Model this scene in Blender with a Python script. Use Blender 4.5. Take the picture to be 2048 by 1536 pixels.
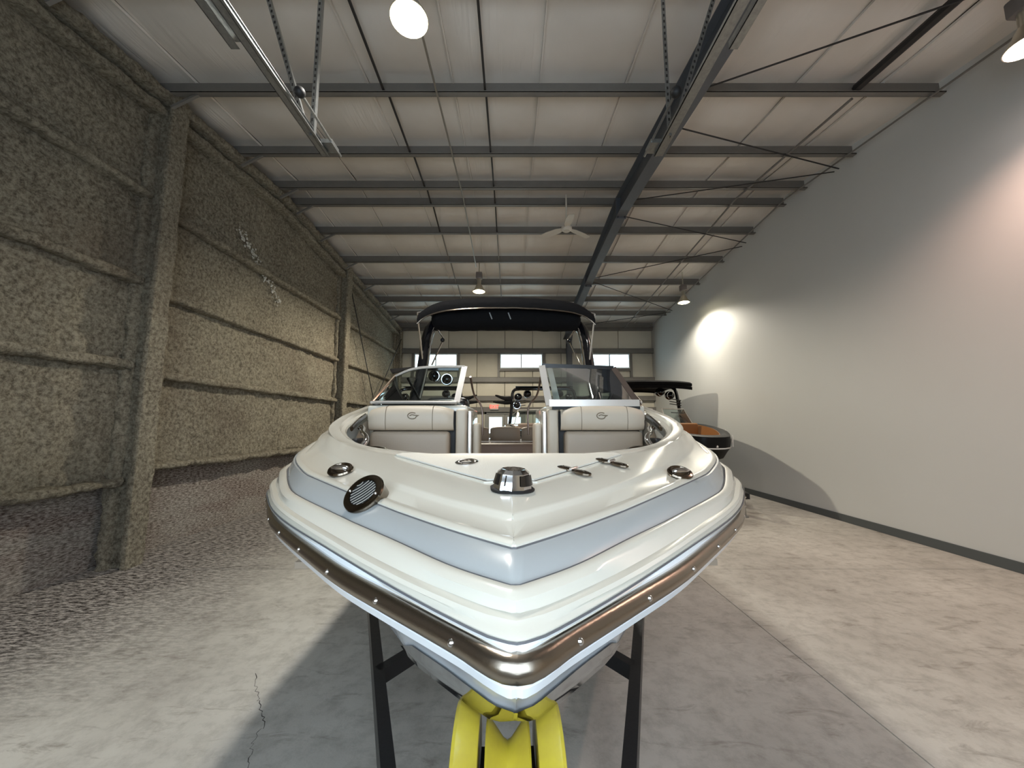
import bpy, bmesh, math, random
from mathutils import Vector, Matrix, noise
from mathutils.bvhtree import BVHTree
for o in list(bpy.data.objects):
    bpy.data.objects.remove(o)
S = bpy.context.scene
C = S.collection
R = math.radians
random.seed(7)

# ------------------------------------------------------------------ camera
cam_d = bpy.data.cameras.new('camera')
cam = bpy.data.objects.new('camera', cam_d)
C.objects.link(cam)
cam.location = (0, 0, 1.70)
cam.rotation_euler = (R(90 + 6.2555), 0, 0)
cam_d.sensor_fit = 'HORIZONTAL'
cam_d.sensor_width = 36.0
cam_d.lens = 739 / 2048 * 36
cam_d.clip_start = 0.02
cam_d.clip_end = 100
S.camera = cam
# ------------------------------------------------------------------ world, exposure
w = bpy.data.worlds.new('world')
S.world = w
w.use_nodes = True
w.node_tree.nodes['Background'].inputs[0].default_value = (0.75, 0.87, 1.0, 1)
w.node_tree.nodes['Background'].inputs[1].default_value = 1.0
S.view_settings.view_transform = 'Standard'
S.view_settings.look = 'None'
S.view_settings.gamma = 1
S.view_settings.use_curve_mapping = False
S.view_settings.exposure = 0.38
# lamp powers (watts), colours and the daylight seen in the far windows
LAMP = dict(near=(320, (1.0, 0.96, 0.90)), pink=(215, (1.0, 0.66, 0.54)),
            far=(760, (1.0, 0.92, 0.74)), wall=(300, (1.0, 0.93, 0.80)))
WINDOW_GLOW = 3.2
DOOR_FILL = 7.0  # ambient fill from glowing panes added to the door behind the camera

# ------------------------------------------------------------------ material helpers
def srgb(r, g, b):
    def f(c):
        c /= 255.0
        return c / 12.92 if c <= 0.04045 else ((c + 0.055) / 1.055) ** 2.4
    return (f(r), f(g), f(b), 1)

MATS = {}
def mat(name, col, rough=0.5, metal=0.0, coat=0.0, noise_scale=0, noise_amt=0.0, col2=None, bump=0.0,
        bump_scale=0, detail=4, stretch=(1, 1, 1), spec=0.5, trans=0.0, ior=1.5, emit=None, emit_s=0, coat_rough=0.05):
    m = bpy.data.materials.new(name)
    m.use_nodes = True
    nt = m.node_tree
    b = nt.nodes['Principled BSDF']
    b.inputs['Base Color'].default_value = col
    b.inputs['Roughness'].default_value = rough
    b.inputs['Metallic'].default_value = metal
    b.inputs['Coat Weight'].default_value = coat
    b.inputs['Coat Roughness'].default_value = coat_rough
    b.inputs['Specular IOR Level'].default_value = spec
    b.inputs['Transmission Weight'].default_value = trans
    b.inputs['IOR'].default_value = ior
    if emit:
        b.inputs['Emission Color'].default_value = emit
        b.inputs['Emission Strength'].default_value = emit_s
    if noise_scale or bump_scale:
        tc = nt.nodes.new('ShaderNodeTexCoord')
        mp = nt.nodes.new('ShaderNodeMapping')
        mp.inputs['Scale'].default_value = stretch
        nt.links.new(tc.outputs['Object'], mp.inputs[0])
    if noise_scale:
        n = nt.nodes.new('ShaderNodeTexNoise')
        n.inputs['Scale'].default_value = noise_scale
        n.inputs['Detail'].default_value = detail
        n.inputs['Roughness'].default_value = 0.65
        nt.links.new(mp.outputs[0], n.inputs['Vector'])
        cr = nt.nodes.new('ShaderNodeValToRGB')
        cr.color_ramp.elements[0].position = 0.5 - noise_amt
        cr.color_ramp.elements[1].position = 0.5 + noise_amt
        cr.color_ramp.elements[0].color = col2
        cr.color_ramp.elements[1].color = col
        nt.links.new(n.outputs['Fac'], cr.inputs[0])
        nt.links.new(cr.outputs[0], b.inputs['Base Color'])
    if bump_scale:
        n2 = nt.nodes.new('ShaderNodeTexNoise')
        n2.inputs['Scale'].default_value = bump_scale
        n2.inputs['Detail'].default_value = detail
        n2.inputs['Roughness'].default_value = 0.6
        nt.links.new(mp.outputs[0], n2.inputs['Vector'])
        bp = nt.nodes.new('ShaderNodeBump')
        bp.inputs['Strength'].default_value = bump
        bp.inputs['Distance'].default_value = 0.02
        nt.links.new(n2.outputs['Fac'], bp.inputs['Height'])
        nt.links.new(bp.outputs[0], b.inputs['Normal'])
    MATS[name] = m
    return m

M = MATS
mat('gelcoat_cream', srgb(205, 201, 188), 0.22, coat=0.6)
mat('gelcoat_white', srgb(226, 230, 232), 0.20, coat=0.6)
mat('gelcoat_grey', srgb(162, 166, 166), 0.25, coat=0.5)
mat('hull_white', srgb(222, 226, 229), 0.18, coat=0.7)
mat('nonskid', srgb(212, 209, 198), 0.45, bump=0.25, bump_scale=420, detail=1)
mat('steel_rail', srgb(165, 155, 142), 0.26, metal=1.0, bump=0.05, bump_scale=60, stretch=(1, 1, 6))
mat('chrome', srgb(225, 225, 226), 0.07, metal=1.0)
mat('dark_chrome', srgb(118, 108, 96), 0.16, metal=1.0)
mat('black_plastic', srgb(18, 18, 20), 0.35)
mat('black_rubber', srgb(14, 14, 15), 0.6)
mat('black_gloss', srgb(10, 10, 13), 0.12, coat=0.6)
mat('pin_line', srgb(92, 92, 94), 0.5)
mat('black_canvas', srgb(7, 7, 9), 0.85, spec=0.2, bump=0.35, bump_scale=18)
mat('vinyl_beige', srgb(186, 174, 156), 0.48, bump=0.06, bump_scale=120)
mat('vinyl_taupe', srgb(164, 150, 133), 0.5, bump=0.06, bump_scale=120)
mat('vinyl_brown', srgb(120, 104, 94), 0.5, bump=0.06, bump_scale=120)
mat('stitch', srgb(120, 108, 90), 0.7)
mat('frame_alu', srgb(214, 210, 204), 0.28, metal=0.55)
mat('frame_brown', srgb(120, 106, 98), 0.3, metal=0.8)
mat('tower_black', srgb(13, 13, 17), 0.18, coat=0.5)
mat('trailer_black', srgb(17, 17, 20), 0.38, bump=0.05, bump_scale=40)
mat('roller_yellow', srgb(188, 172, 48), 0.38, noise_scale=9, noise_amt=0.25, col2=srgb(162, 142, 56), coat=0.2)
mat('galvanised', srgb(172, 174, 172), 0.36, metal=0.9, noise_scale=30, noise_amt=0.3, col2=srgb(140, 142, 142))
mat('purlin_grey', srgb(128, 124, 119), 0.42, bump=0.05, bump_scale=12, noise_scale=3, noise_amt=0.35, col2=srgb(112, 108, 103))
mat('rafter_grey', srgb(96, 99, 104), 0.45, noise_scale=2.5, noise_amt=0.4, col2=srgb(82, 84, 88))
mat('cable_dark', srgb(42, 40, 40), 0.5)
mat('conduit', srgb(175, 172, 166), 0.35, metal=0.8)
mat('wall_paint', srgb(214, 214, 211), 0.6, bump=0.02, bump_scale=140, noise_scale=0.6, noise_amt=0.5, col2=srgb(208, 207, 203))
mat('baseboard_grey', srgb(84, 88, 88), 0.5)
mat('liner_panel', srgb(228, 222, 206), 0.5, noise_scale=2.2, noise_amt=0.4, col2=srgb(216, 209, 192), bump=0.12, bump_scale=6)
mat('seam_dark', srgb(70, 66, 60), 0.7)
mat('window_frame', srgb(225, 228, 228), 0.4)
mat('window_glow', srgb(200, 235, 245), 0.1, emit=(0.66, 0.90, 1.0, 1), emit_s=WINDOW_GLOW)
mat('door_fill', srgb(200, 225, 245), 0.1, emit=(0.72, 0.86, 1.0, 1), emit_s=DOOR_FILL)
mat('door_grey', srgb(150, 148, 142), 0.5)
mat('exit_red', srgb(235, 60, 50), 0.5, emit=(1, 0.06, 0.04, 1), emit_s=1.5)
mat('sign_plate', srgb(235, 215, 205), 0.5)
mat('lens_near', (1, 1, 1, 1), 0.4, emit=(1.0, 0.95, 0.80, 1), emit_s=40)
mat('lens_pink', (1, 1, 1, 1), 0.4, emit=(1.0, 0.86, 0.82, 1), emit_s=40)
mat('lens_far', (1, 1, 1, 1), 0.4, emit=(1.0, 0.90, 0.60, 1), emit_s=30)
mat('lamp_alu', srgb(205, 200, 185), 0.3, metal=0.85)
mat('lamp_box', srgb(120, 112, 108), 0.5)
mat('fan_white', srgb(206, 200, 188), 0.4)
mat('tan_vinyl', srgb(150, 102, 58), 0.5)
mat('hull_black', srgb(8, 8, 10), 0.4, spec=0.25)
mat('hull_charcoal', srgb(46, 47, 50), 0.2, coat=0.6)
mat('decal_white', srgb(225, 225, 222), 0.4)
mat('tyre', srgb(20, 20, 20), 0.8)
mat('wood_bunk', srgb(70, 62, 55), 0.9)
mat('nav_lens', srgb(20, 18, 18), 0.08, coat=1.0)
mat('crack_dark', srgb(72, 68, 64), 0.9)
mat('foam_white', srgb(200, 198, 190), 0.9)

def glass_mat():
    m = bpy.data.materials.new('windshield_glass')
    m.use_nodes = True
    nt = m.node_tree
    out = nt.nodes['Material Output']
    nt.nodes.remove(nt.nodes['Principled BSDF'])
    tr = nt.nodes.new('ShaderNodeBsdfTransparent')
    tr.inputs[0].default_value = (0.62, 0.72, 0.72, 1)
    gl = nt.nodes.new('ShaderNodeBsdfGlossy')
    gl.inputs['Roughness'].default_value = 0.02
    fr = nt.nodes.new('ShaderNodeFresnel')
    fr.inputs[0].default_value = 1.5
    mx = nt.nodes.new('ShaderNodeMixShader')
    nt.links.new(fr.outputs[0], mx.inputs[0])
    nt.links.new(tr.outputs[0], mx.inputs[1])
    nt.links.new(gl.outputs[0], mx.inputs[2])
    nt.links.new(mx.outputs[0], out.inputs[0])
    M['windshield_glass'] = m
glass_mat()

def nodes_of(name, rough=0.8, spec=0.4):
    m = bpy.data.materials.new(name)
    m.use_nodes = True
    nt = m.node_tree
    b = nt.nodes['Principled BSDF']
    b.inputs['Roughness'].default_value = rough
    b.inputs['Specular IOR Level'].default_value = spec
    M[name] = m
    tc = nt.nodes.new('ShaderNodeTexCoord')
    return m, nt, b, tc

def N(nt, t, **kw):
    n = nt.nodes.new(t)
    for k, v in kw.items():
        if k in n.inputs:
            n.inputs[k].default_value = v
        else:
            setattr(n, k, v)
    return n

def ramp(nt, src, p0, c0, p1, c1):
    r = nt.nodes.new('ShaderNodeValToRGB')
    r.color_ramp.elements[0].position = p0
    r.color_ramp.elements[1].position = p1
    r.color_ramp.elements[0].color = c0
    r.color_ramp.elements[1].color = c1
    nt.links.new(src, r.inputs[0])
    return r.outputs[0]

def mix(nt, fac, a, b, mode='MIX'):
    n = nt.nodes.new('ShaderNodeMix')
    n.data_type = 'RGBA'
    n.blend_type = mode
    if isinstance(fac, (int, float)):
        n.inputs[0].default_value = fac
    else:
        nt.links.new(fac, n.inputs[0])
    for i, x in ((6, a), (7, b)):
        if isinstance(x, tuple):
            n.inputs[i].default_value = x
        else:
            nt.links.new(x, n.inputs[i])
    return n.outputs[2]

def foam_material():
    m, nt, b, tc = nodes_of('spray_foam', 0.95, 0.15)
    n1 = N(nt, 'ShaderNodeTexNoise', Scale=1.1, Detail=5.0)
    n2 = N(nt, 'ShaderNodeTexNoise', Scale=22.0, Detail=7.0, Roughness=0.78)
    n3 = N(nt, 'ShaderNodeTexNoise', Scale=0.7, Detail=3.0)
    for n in (n1, n2, n3):
        nt.links.new(tc.outputs['Object'], n.inputs['Vector'])
    big = ramp(nt, n1.outputs['Fac'], 0.35, srgb(134, 124, 108), 0.65, srgb(172, 162, 142))
    fine = ramp(nt, n2.outputs['Fac'], 0.38, srgb(84, 78, 68), 0.60, srgb(206, 197, 176))
    c = mix(nt, 0.65, big, fine)
    red = ramp(nt, n3.outputs['Fac'], 0.5, (0, 0, 0, 1), 0.72, (1, 1, 1, 1))
    rf = N(nt, 'ShaderNodeMath', operation='MULTIPLY')
    nt.links.new(red, rf.inputs[0])
    rf.inputs[1].default_value = 0.35
    c = mix(nt, rf.outputs[0], c, srgb(112, 94, 82))
    nt.links.new(c, b.inputs['Base Color'])
    bp = N(nt, 'ShaderNodeBump', Strength=1.0, Distance=0.045)
    nt.links.new(n2.outputs['Fac'], bp.inputs['Height'])
    nt.links.new(bp.outputs[0], b.inputs['Normal'])
foam_material()

def lower_wall_material():
    m, nt, b, tc = nodes_of('lower_wall_mottled', 0.9, 0.2)
    mp = N(nt, 'ShaderNodeMapping')
    mp.inputs['Scale'].default_value = (1, 0.5, 2.2)
    nt.links.new(tc.outputs['Object'], mp.inputs[0])
    n2 = N(nt, 'ShaderNodeTexNoise', Scale=34.0, Detail=7.0, Roughness=0.75)
    n1 = N(nt, 'ShaderNodeTexNoise', Scale=1.6, Detail=4.0)
    for n in (n1, n2):
        nt.links.new(mp.outputs[0], n.inputs['Vector'])
    fine = ramp(nt, n2.outputs['Fac'], 0.42, srgb(58, 52, 48), 0.60, srgb(210, 202, 194))
    big = ramp(nt, n1.outputs['Fac'], 0.4, srgb(116, 92, 82), 0.62, srgb(160, 152, 142))
    nt.links.new(mix(nt, 0.35, fine, big), b.inputs['Base Color'])
    bp = N(nt, 'ShaderNodeBump', Strength=0.7, Distance=0.02)
    nt.links.new(n2.outputs['Fac'], bp.inputs['Height'])
    nt.links.new(bp.outputs[0], b.inputs['Normal'])
lower_wall_material()

def concrete_material():
    m, nt, b, tc = nodes_of('concrete', 0.62, 0.35)
    P = tc.outputs['Object']
    n1 = N(nt, 'ShaderNodeTexNoise', Scale=0.8, Detail=6.0, Roughness=0.6)
    n2 = N(nt, 'ShaderNodeTexNoise', Scale=7.0, Detail=8.0, Roughness=0.72)
    mp = N(nt, 'ShaderNodeMapping')
    mp.inputs['Scale'].default_value = (1.0, 3.2, 1)
    mp.inputs['Rotation'].default_value = (0, 0, R(24))
    nt.links.new(P, mp.inputs[0])
    n3 = N(nt, 'ShaderNodeTexNoise', Scale=2.6, Detail=7.0, Roughness=0.7, Distortion=0.8)
    n4 = N(nt, 'ShaderNodeTexNoise', Scale=90.0, Detail=3.0)
    nt.links.new(P, n1.inputs['Vector'])
    nt.links.new(P, n2.inputs['Vector'])
    nt.links.new(mp.outputs[0], n3.inputs['Vector'])
    nt.links.new(P, n4.inputs['Vector'])
    base = ramp(nt, n1.outputs['Fac'], 0.35, srgb(172, 168, 160), 0.65, srgb(198, 195, 187))
    fine = ramp(nt, n2.outputs['Fac'], 0.30, srgb(140, 134, 126), 0.55, (1, 1, 1, 1))
    c = mix(nt, 0.40, base, fine, 'MULTIPLY')
    scuff = ramp(nt, n3.outputs['Fac'], 0.56, (0, 0, 0, 1), 0.74, (1, 1, 1, 1))
    sc = N(nt, 'ShaderNodeMath', operation='MULTIPLY')
    nt.links.new(scuff, sc.inputs[0])
    sc.inputs[1].default_value = 0.75
    c = mix(nt, sc.outputs[0], c, srgb(112, 103, 92))
    # dark dirt ground into the slab along the foam wall (ragged edge)
    sep = N(nt, 'ShaderNodeSeparateXYZ')
    nt.links.new(P, sep.inputs[0])
    wob = N(nt, 'ShaderNodeMath', operation='MULTIPLY_ADD')
    nt.links.new(n1.outputs['Fac'], wob.inputs[0])
    wob.inputs[1].default_value = 2.2
    nt.links.new(sep.outputs['X'], wob.inputs[2])
    mr = N(nt, 'ShaderNodeMapRange')
    mr.inputs['From Min'].default_value = -2.9
    mr.inputs['From Max'].default_value = -1.2
    mr.inputs['To Min'].default_value = 1.0
    mr.inputs['To Max'].default_value = 0.0
    nt.links.new(wob.outputs[0], mr.inputs['Value'])
    mp5 = N(nt, 'ShaderNodeMapping')
    mp5.inputs['Scale'].default_value = (0.5, 1.6, 1)
    nt.links.new(P, mp5.inputs[0])
    n5 = N(nt, 'ShaderNodeTexNoise', Scale=24.0, Detail=7.0, Roughness=0.75)
    nt.links.new(mp5.outputs[0], n5.inputs['Vector'])
    dirt = ramp(nt, n5.outputs['Fac'], 0.43, srgb(52, 47, 45), 0.60, srgb(190, 184, 178))
    c = mix(nt, mr.outputs[0], c, dirt)
    nt.links.new(c, b.inputs['Base Color'])
    bp = N(nt, 'ShaderNodeBump', Strength=0.12, Distance=0.01)
    nt.links.new(n4.outputs['Fac'], bp.inputs['Height'])
    nt.links.new(bp.outputs[0], b.inputs['Normal'])
concrete_material()

def insulation_material():
    m, nt, b, tc = nodes_of('roof_insulation', 0.42, 0.5)
    mp = N(nt, 'ShaderNodeMapping')
    mp.inputs['Scale'].default_value = (9, 0.7, 1)
    nt.links.new(tc.outputs['Object'], mp.inputs[0])
    n1 = N(nt, 'ShaderNodeTexNoise', Scale=1.0, Detail=4.0, Distortion=1.2)
    nt.links.new(mp.outputs[0], n1.inputs['Vector'])
    n2 = N(nt, 'ShaderNodeTexNoise', Scale=0.9, Detail=3.0)
    nt.links.new(tc.outputs['Object'], n2.inputs['Vector'])
    c = ramp(nt, n2.outputs['Fac'], 0.35, srgb(220, 213, 204), 0.65, srgb(232, 226, 218))
    nt.links.new(c, b.inputs['Base Color'])
    st = ramp(nt, n2.outputs['Fac'], 0.52, (0.05, 0.05, 0.05, 1), 0.68, (0.55, 0.55, 0.55, 1))
    bp = N(nt, 'ShaderNodeBump', Distance=0.03)
    nt.links.new(st, bp.inputs['Strength'])
    nt.links.new(n1.outputs['Fac'], bp.inputs['Height'])
    nt.links.new(bp.outputs[0], b.inputs['Normal'])
insulation_material()

# ------------------------------------------------------------------ mesh helpers
class MB:
    def __init__(s):
        s.v, s.f = [], []
    def add(s, vs, fs, mtx=None):
        k = len(s.v)
        for p in vs:
            p = Vector(p)
            s.v.append(mtx @ p if mtx else p)
        s.f += [tuple(i + k for i in f) for f in fs]
        return s
    def box(s, a, b, mtx=None):
        x0, y0, z0 = a
        x1, y1, z1 = b
        vs = [(x0, y0, z0), (x1, y0, z0), (x1, y1, z0), (x0, y1, z0), (x0, y0, z1), (x1, y0, z1), (x1, y1, z1), (x0, y1, z1)]
        fs = [(0, 3, 2, 1), (4, 5, 6, 7), (0, 1, 5, 4), (1, 2, 6, 5), (2, 3, 7, 6), (3, 0, 4, 7)]
        return s.add(vs, fs, mtx)
    def rbox(s, a, b, r=0.02, seg=3, mtx=None):
        bm = bmesh.new()
        bmesh.ops.create_cube(bm, size=1)
        for v in bm.verts:
            v.co = Vector([(a[i] + b[i]) / 2 + v.co[i] * (b[i] - a[i]) for i in range(3)])
        bmesh.ops.bevel(bm, geom=bm.edges[:] + bm.verts[:], offset=r, segments=seg, affect='EDGES', profile=0.5)
        bm.verts.index_update()
        s.add([v.co for v in bm.verts], [[v.index for v in f.verts] for f in bm.faces], mtx)
        bm.free()
        return s
    def tube(s, pts, r, n=10, cap=True, closed=False, sx=1.0):
        pts = [Vector(p) for p in pts]
        m = len(pts)
        rs = r if isinstance(r, (list, tuple)) else [r] * m
        t0 = (pts[1] - pts[0]).normalized()
        up = Vector((0, 0, 1)) if abs(t0.z) < 0.9 else Vector((1, 0, 0))
        nrm = (up - t0 * up.dot(t0)).normalized()
        vs = []
        for i, p in enumerate(pts):
            if closed:
                t = (pts[(i + 1) % m] - pts[i - 1]).normalized()
            else:
                t = (pts[min(i + 1, m - 1)] - pts[max(i - 1, 0)]).normalized()
            nrm = (nrm - t * nrm.dot(t)).normalized()
            bi = t.cross(nrm)
            for k in range(n):
                a = 2 * math.pi * k / n
                vs.append(p + (nrm * math.cos(a) + bi * math.sin(a) * sx) * rs[i])
        fs = []
        for i in range(m if closed else m - 1):
            j = (i + 1) % m
            for k in range(n):
                fs.append((i * n + k, i * n + (k + 1) % n, j * n + (k + 1) % n, j * n + k))
        if cap and not closed:
            fs.append(tuple(range(n))[::-1])
            fs.append(tuple((m - 1) * n + k for k in range(n)))
        return s.add(vs, fs)
    def beam(s, p0, p1, w, h, up=(0, 0, 1)):
        p0, p1 = Vector(p0), Vector(p1)
        t = (p1 - p0).normalized()
        up = Vector(up)
        side = t.cross(up).normalized()
        u2 = side.cross(t).normalized()
        vs = []
        for p in (p0, p1):
            for a, b in ((-1, -1), (1, -1), (1, 1), (-1, 1)):
                vs.append(p + side * a * w / 2 + u2 * b * h / 2)
        return s.add(vs, [(0, 1, 2, 3)[::-1], (4, 5, 6, 7), (0, 1, 5, 4), (1, 2, 6, 5), (2, 3, 7, 6), (3, 0, 4, 7)])
    def lathe(s, prof, n=24, mtx=None, sy=1.0):
        vs, fs = [], []
        m = len(prof)
        for r, z in prof:
            for k in range(n):
                a = 2 * math.pi * k / n
                vs.append((r * math.cos(a), r * math.sin(a) * sy, z))
        for i in range(m - 1):
            for k in range(n):
                fs.append((i * n + k, i * n + (k + 1) % n, (i + 1) * n + (k + 1) % n, (i + 1) * n + k))
        if prof[0][0] > 1e-5:
            fs.append(tuple(range(n))[::-1])
        if prof[-1][0] > 1e-5:
            fs.append(tuple((m - 1) * n + k for k in range(n)))
        return s.add(vs, fs, mtx)
    def grid(s, rows, flip=False):
        n = len(rows[0])
        vs = [p for r in rows for p in r]
        fs = []
        for i in range(len(rows) - 1):
            for k in range(n - 1):
                f = (i * n + k, i * n + k + 1, (i + 1) * n + k + 1, (i + 1) * n + k)
                fs.append(f[::-1] if flip else f)
        return s.add(vs, fs)
    def ball(s, c, r, n=16, sc=(1, 1, 1), mtx=None):
        m = n // 2
        prof = [(max(r * math.sin(math.pi * i / m), 1e-4), -r * math.cos(math.pi * i / m)) for i in range(m + 1)]
        t = Matrix.Translation(Vector(c)) @ Matrix.Diagonal((*sc, 1))
        return s.lathe(prof, n, (mtx @ t) if mtx else t)
    def build(s, name, m, parent=None, smooth=True, angle=35, **props):
        me = bpy.data.meshes.new(name)
        me.from_pydata([tuple(p) for p in s.v], [], s.f)
        me.update()
        bm = bmesh.new()
        bm.from_mesh(me)
        bmesh.ops.recalc_face_normals(bm, faces=bm.faces)
        bm.to_mesh(me)
        bm.free()
        if smooth:
            me.polygons.foreach_set('use_smooth', [True] * len(me.polygons))
            me.set_sharp_from_angle(angle=R(angle))
        me.materials.append(M[m])
        o = bpy.data.objects.new(name, me)
        C.objects.link(o)
        if parent:
            o.parent = parent
        for k, v in props.items():
            o[k] = v
        return o

def link_mesh(name, me, parent, loc=(0, 0, 0), rot=(0, 0, 0)):
    o = bpy.data.objects.new(name, me)
    C.objects.link(o)
    o.parent = parent
    o.location = loc
    o.rotation_euler = rot
    return o

def thing(name, label, cat, loc=(0, 0, 0), rotz=0, group=None):
    o = bpy.data.objects.new(name, None)
    C.objects.link(o)
    o.empty_display_size = 0.2
    o.location = loc
    o.rotation_euler = (0, 0, rotz)
    o['label'] = label
    o['category'] = cat
    if group:
        o['group'] = group
    return o

def tag(o, label, cat, group=None):
    o['label'] = label
    o['category'] = cat
    if group:
        o['group'] = group
    return o

def structure(o, label, cat):
    o['kind'] = 'structure'
    return tag(o, label, cat)

def spline(pts, n):
    """n points at even arc length on a Catmull-Rom curve through pts"""
    P = [Vector(p) for p in pts]
    P = [P[0] * 2 - P[1]] + P + [P[-1] * 2 - P[-2]]
    out = []
    for i in range(1, len(P) - 2):
        for k in range(12):
            t = k / 12
            a, b, c, d = P[i - 1], P[i], P[i + 1], P[i + 2]
            out.append(0.5 * ((2 * b) + (c - a) * t + (2 * a - 5 * b + 4 * c - d) * t * t + (3 * b - a - 3 * c + d) * t ** 3))
    out.append(P[-2])
    L = [0]
    for i in range(1, len(out)):
        L.append(L[-1] + (out[i] - out[i - 1]).length)
    res = []
    j = 0
    for k in range(n):
        d = L[-1] * k / (n - 1)
        while j < len(L) - 2 and L[j + 1] < d:
            j += 1
        f = (d - L[j]) / max(L[j + 1] - L[j], 1e-9)
        res.append(out[j].lerp(out[j + 1], min(max(f, 0), 1)))
    return res

def interp(tab, x):
    if x <= tab[0][0]:
        return tab[0][1]
    for (a, fa), (b, fb) in zip(tab, tab[1:]):
        if x <= b:
            t = (x - a) / (b - a)
            return fa + (fb - fa) * t
    return tab[-1][1]

# ------------------------------------------------------------------ the building
XL, XR, YN, YF = -4.85, 5.86, -1.10, 15.20
RIDGE_Y, RIDGE_Z, SLOPE = 7.14, 6.44, 0.088
def roof_z(y):            # purlin mid height
    return RIDGE_Z - SLOPE * abs(y - RIDGE_Y)
PUR = [-0.6, 0.7, 2.0, 3.22, 4.55, 5.83, 6.86, 7.42, 8.42, 9.73, 11.05, 12.31, 13.56, 14.9]

# floor: four slabs with open joints
floor = structure(MB().box((XL - .3, YN - .2, -0.25), (XR + .3, YF + .3, -0.06)).build('floor', 'crack_dark', smooth=False),
                  'stained pale concrete floor with sawn joints', 'floor')
for x0, x1 in ((XL - .3, 2.1), (2.108, XR + .3)):
    for y0, y1 in ((YN - .2, 4.58), (4.588, YF + .3)):
        MB().box((x0, y0, -0.06), (x1, y1, 0)).build('concrete_slab', 'concrete', floor, smooth=False)
def crack(pts, w):
    mb = MB()
    P = []
    for a, b in zip(pts, pts[1:]):
        for k in range(8):
            t = k / 8
            P.append((a[0] + (b[0] - a[0]) * t + random.uniform(-.012, .012), a[1] + (b[1] - a[1]) * t + random.uniform(-.012, .012)))
    P.append(pts[-1])
    rows = []
    for i, p in enumerate(P):
        q = P[min(i + 1, len(P) - 1)]
        o = P[max(i - 1, 0)]
        d = Vector((q[0] - o[0], q[1] - o[1], 0)).normalized()
        s_ = Vector((-d.y, d.x, 0)) * w * random.uniform(.3, 1) / 2
        rows.append([Vector((*p, 0.0006)) + s_, Vector((*p, 0.0006)) - s_])
    mb.grid(rows).build('crack', 'crack_dark', floor)
crack([(-1.76, 2.75), (-1.62, 2.55), (-1.52, 2.44), (-1.41, 2.30), (-1.40, 2.18), (-1.33, 2.08), (-1.22, 1.9)], 0.006)
crack([(-2.95, 4.72), (-3.55, 4.62), (-3.8, 4.1), (-3.9, 3.7)], 0.010)

# right wall and base strip
structure(MB().box((XR, YN - .2, 0), (XR + .2, YF + .2, 7)).build('wall_right', 'wall_paint', smooth=False),
          'tall smooth pale grey painted partition wall', 'wall')
structure(MB().box((XR - .022, YN, 0.0), (XR, YF, 0.125)).build('baseboard_right', 'baseboard_grey', smooth=False),
          'dark grey rubber base strip along the smooth wall', 'baseboard')

# ---- left wall: sprayed foam between foam-coated steel
wl = structure(MB().box((XL - .3, YN - .2, 0), (XL - .12, YF + .2, 7)).build('wall_left', 'lower_wall_mottled', smooth=False),
               'dark brown spray foam covered wall with ribs and columns', 'wall')
def fnoise(p, s):
    return noise.fractal(Vector(p) * s, 1.0, 2.0, 3)
def foam_panel(y0, y1, z0f):
    ny = int((y1 - y0) / 0.05)
    nz = 118
    rows = []
    for i in range(ny + 1):
        y = y0 + (y1 - y0) * i / ny
        zt = roof_z(y) + 0.12
        z0 = z0f + 0.05 * noise.noise(Vector((y * 2.0, 0, 3.0))) + 0.03 * noise.noise(Vector((y * 9, 4, 0)))
        r = []
        for k in range(nz + 1):
            z = z0 + (zt - z0) * k / nz
            d = 0.035 * fnoise((0, y, z), 6.0) + 0.03 * noise.noise(Vector((5, y * 1.1, z * 1.1)))
            x = XL + d
            if k == 0:
                x = XL - 0.13
            r.append((x, y, z))
        rows.append(r)
    MB().grid(rows, True).build('spray_foam_panel', 'spray_foam', wl, angle=80)
for y0, y1, z0 in ((1.2, 4.62, 0.95), (4.62, 10.0, 1.12), (10.0, YF, 1.12)):
    foam_panel(y0, y1, z0)
def foam_beam(name, p0, p1, w, h, amp=0.022, step=0.06, sharp=0.25, parent=wl, m='spray_foam', up=(0, 0, 1)):
    p0, p1 = Vector(p0), Vector(p1)
    t = (p1 - p0).normalized()
    side = t.cross(Vector(up)).normalized()
    u2 = side.cross(t).normalized()
    n = max(2, int((p1 - p0).length / step))
    rows = []
    K = 20
    for i in range(n + 1):
        c = p0.lerp(p1, i / n)
        r = []
        for k in range(K + 1):
            a = 2 * math.pi * (k % K) / K
            ca, sa = math.cos(a), math.sin(a)
            e = sharp
            qx = math.copysign(abs(ca) ** e, ca) * w / 2
            qy = math.copysign(abs(sa) ** e, sa) * h / 2
            p = c + side * qx + u2 * qy
            d = amp * noise.fractal(p * 7.0, 1.0, 2.0, 3)
            r.append(p + (side * ca + u2 * sa) * d)
        rows.append(r)
    return MB().grid(rows).build(name, m, parent, angle=80)
for yc in (4.66, 10.05, 15.02):
    # foam coated I column: inner flange, web, outer lump
    zt = roof_z(yc) - 0.05
    foam_beam('column_flange', (XL + .27, yc, 0), (XL + .27, yc, zt), 0.24, 0.07, up=(1, 0, 0), m='spray_foam')
    foam_beam('column_web', (XL + .14, yc, 0), (XL + .14, yc, zt), 0.10, 0.26, amp=0.03, up=(1, 0, 0))
    foam_beam('column_flange', (XL + .03, yc, 0), (XL + .03, yc, zt), 0.30, 0.12, amp=0.035, up=(1, 0, 0))
BAYS = ((1.3, 4.55), (4.78, 9.93), (10.18, 14.9))
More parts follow.
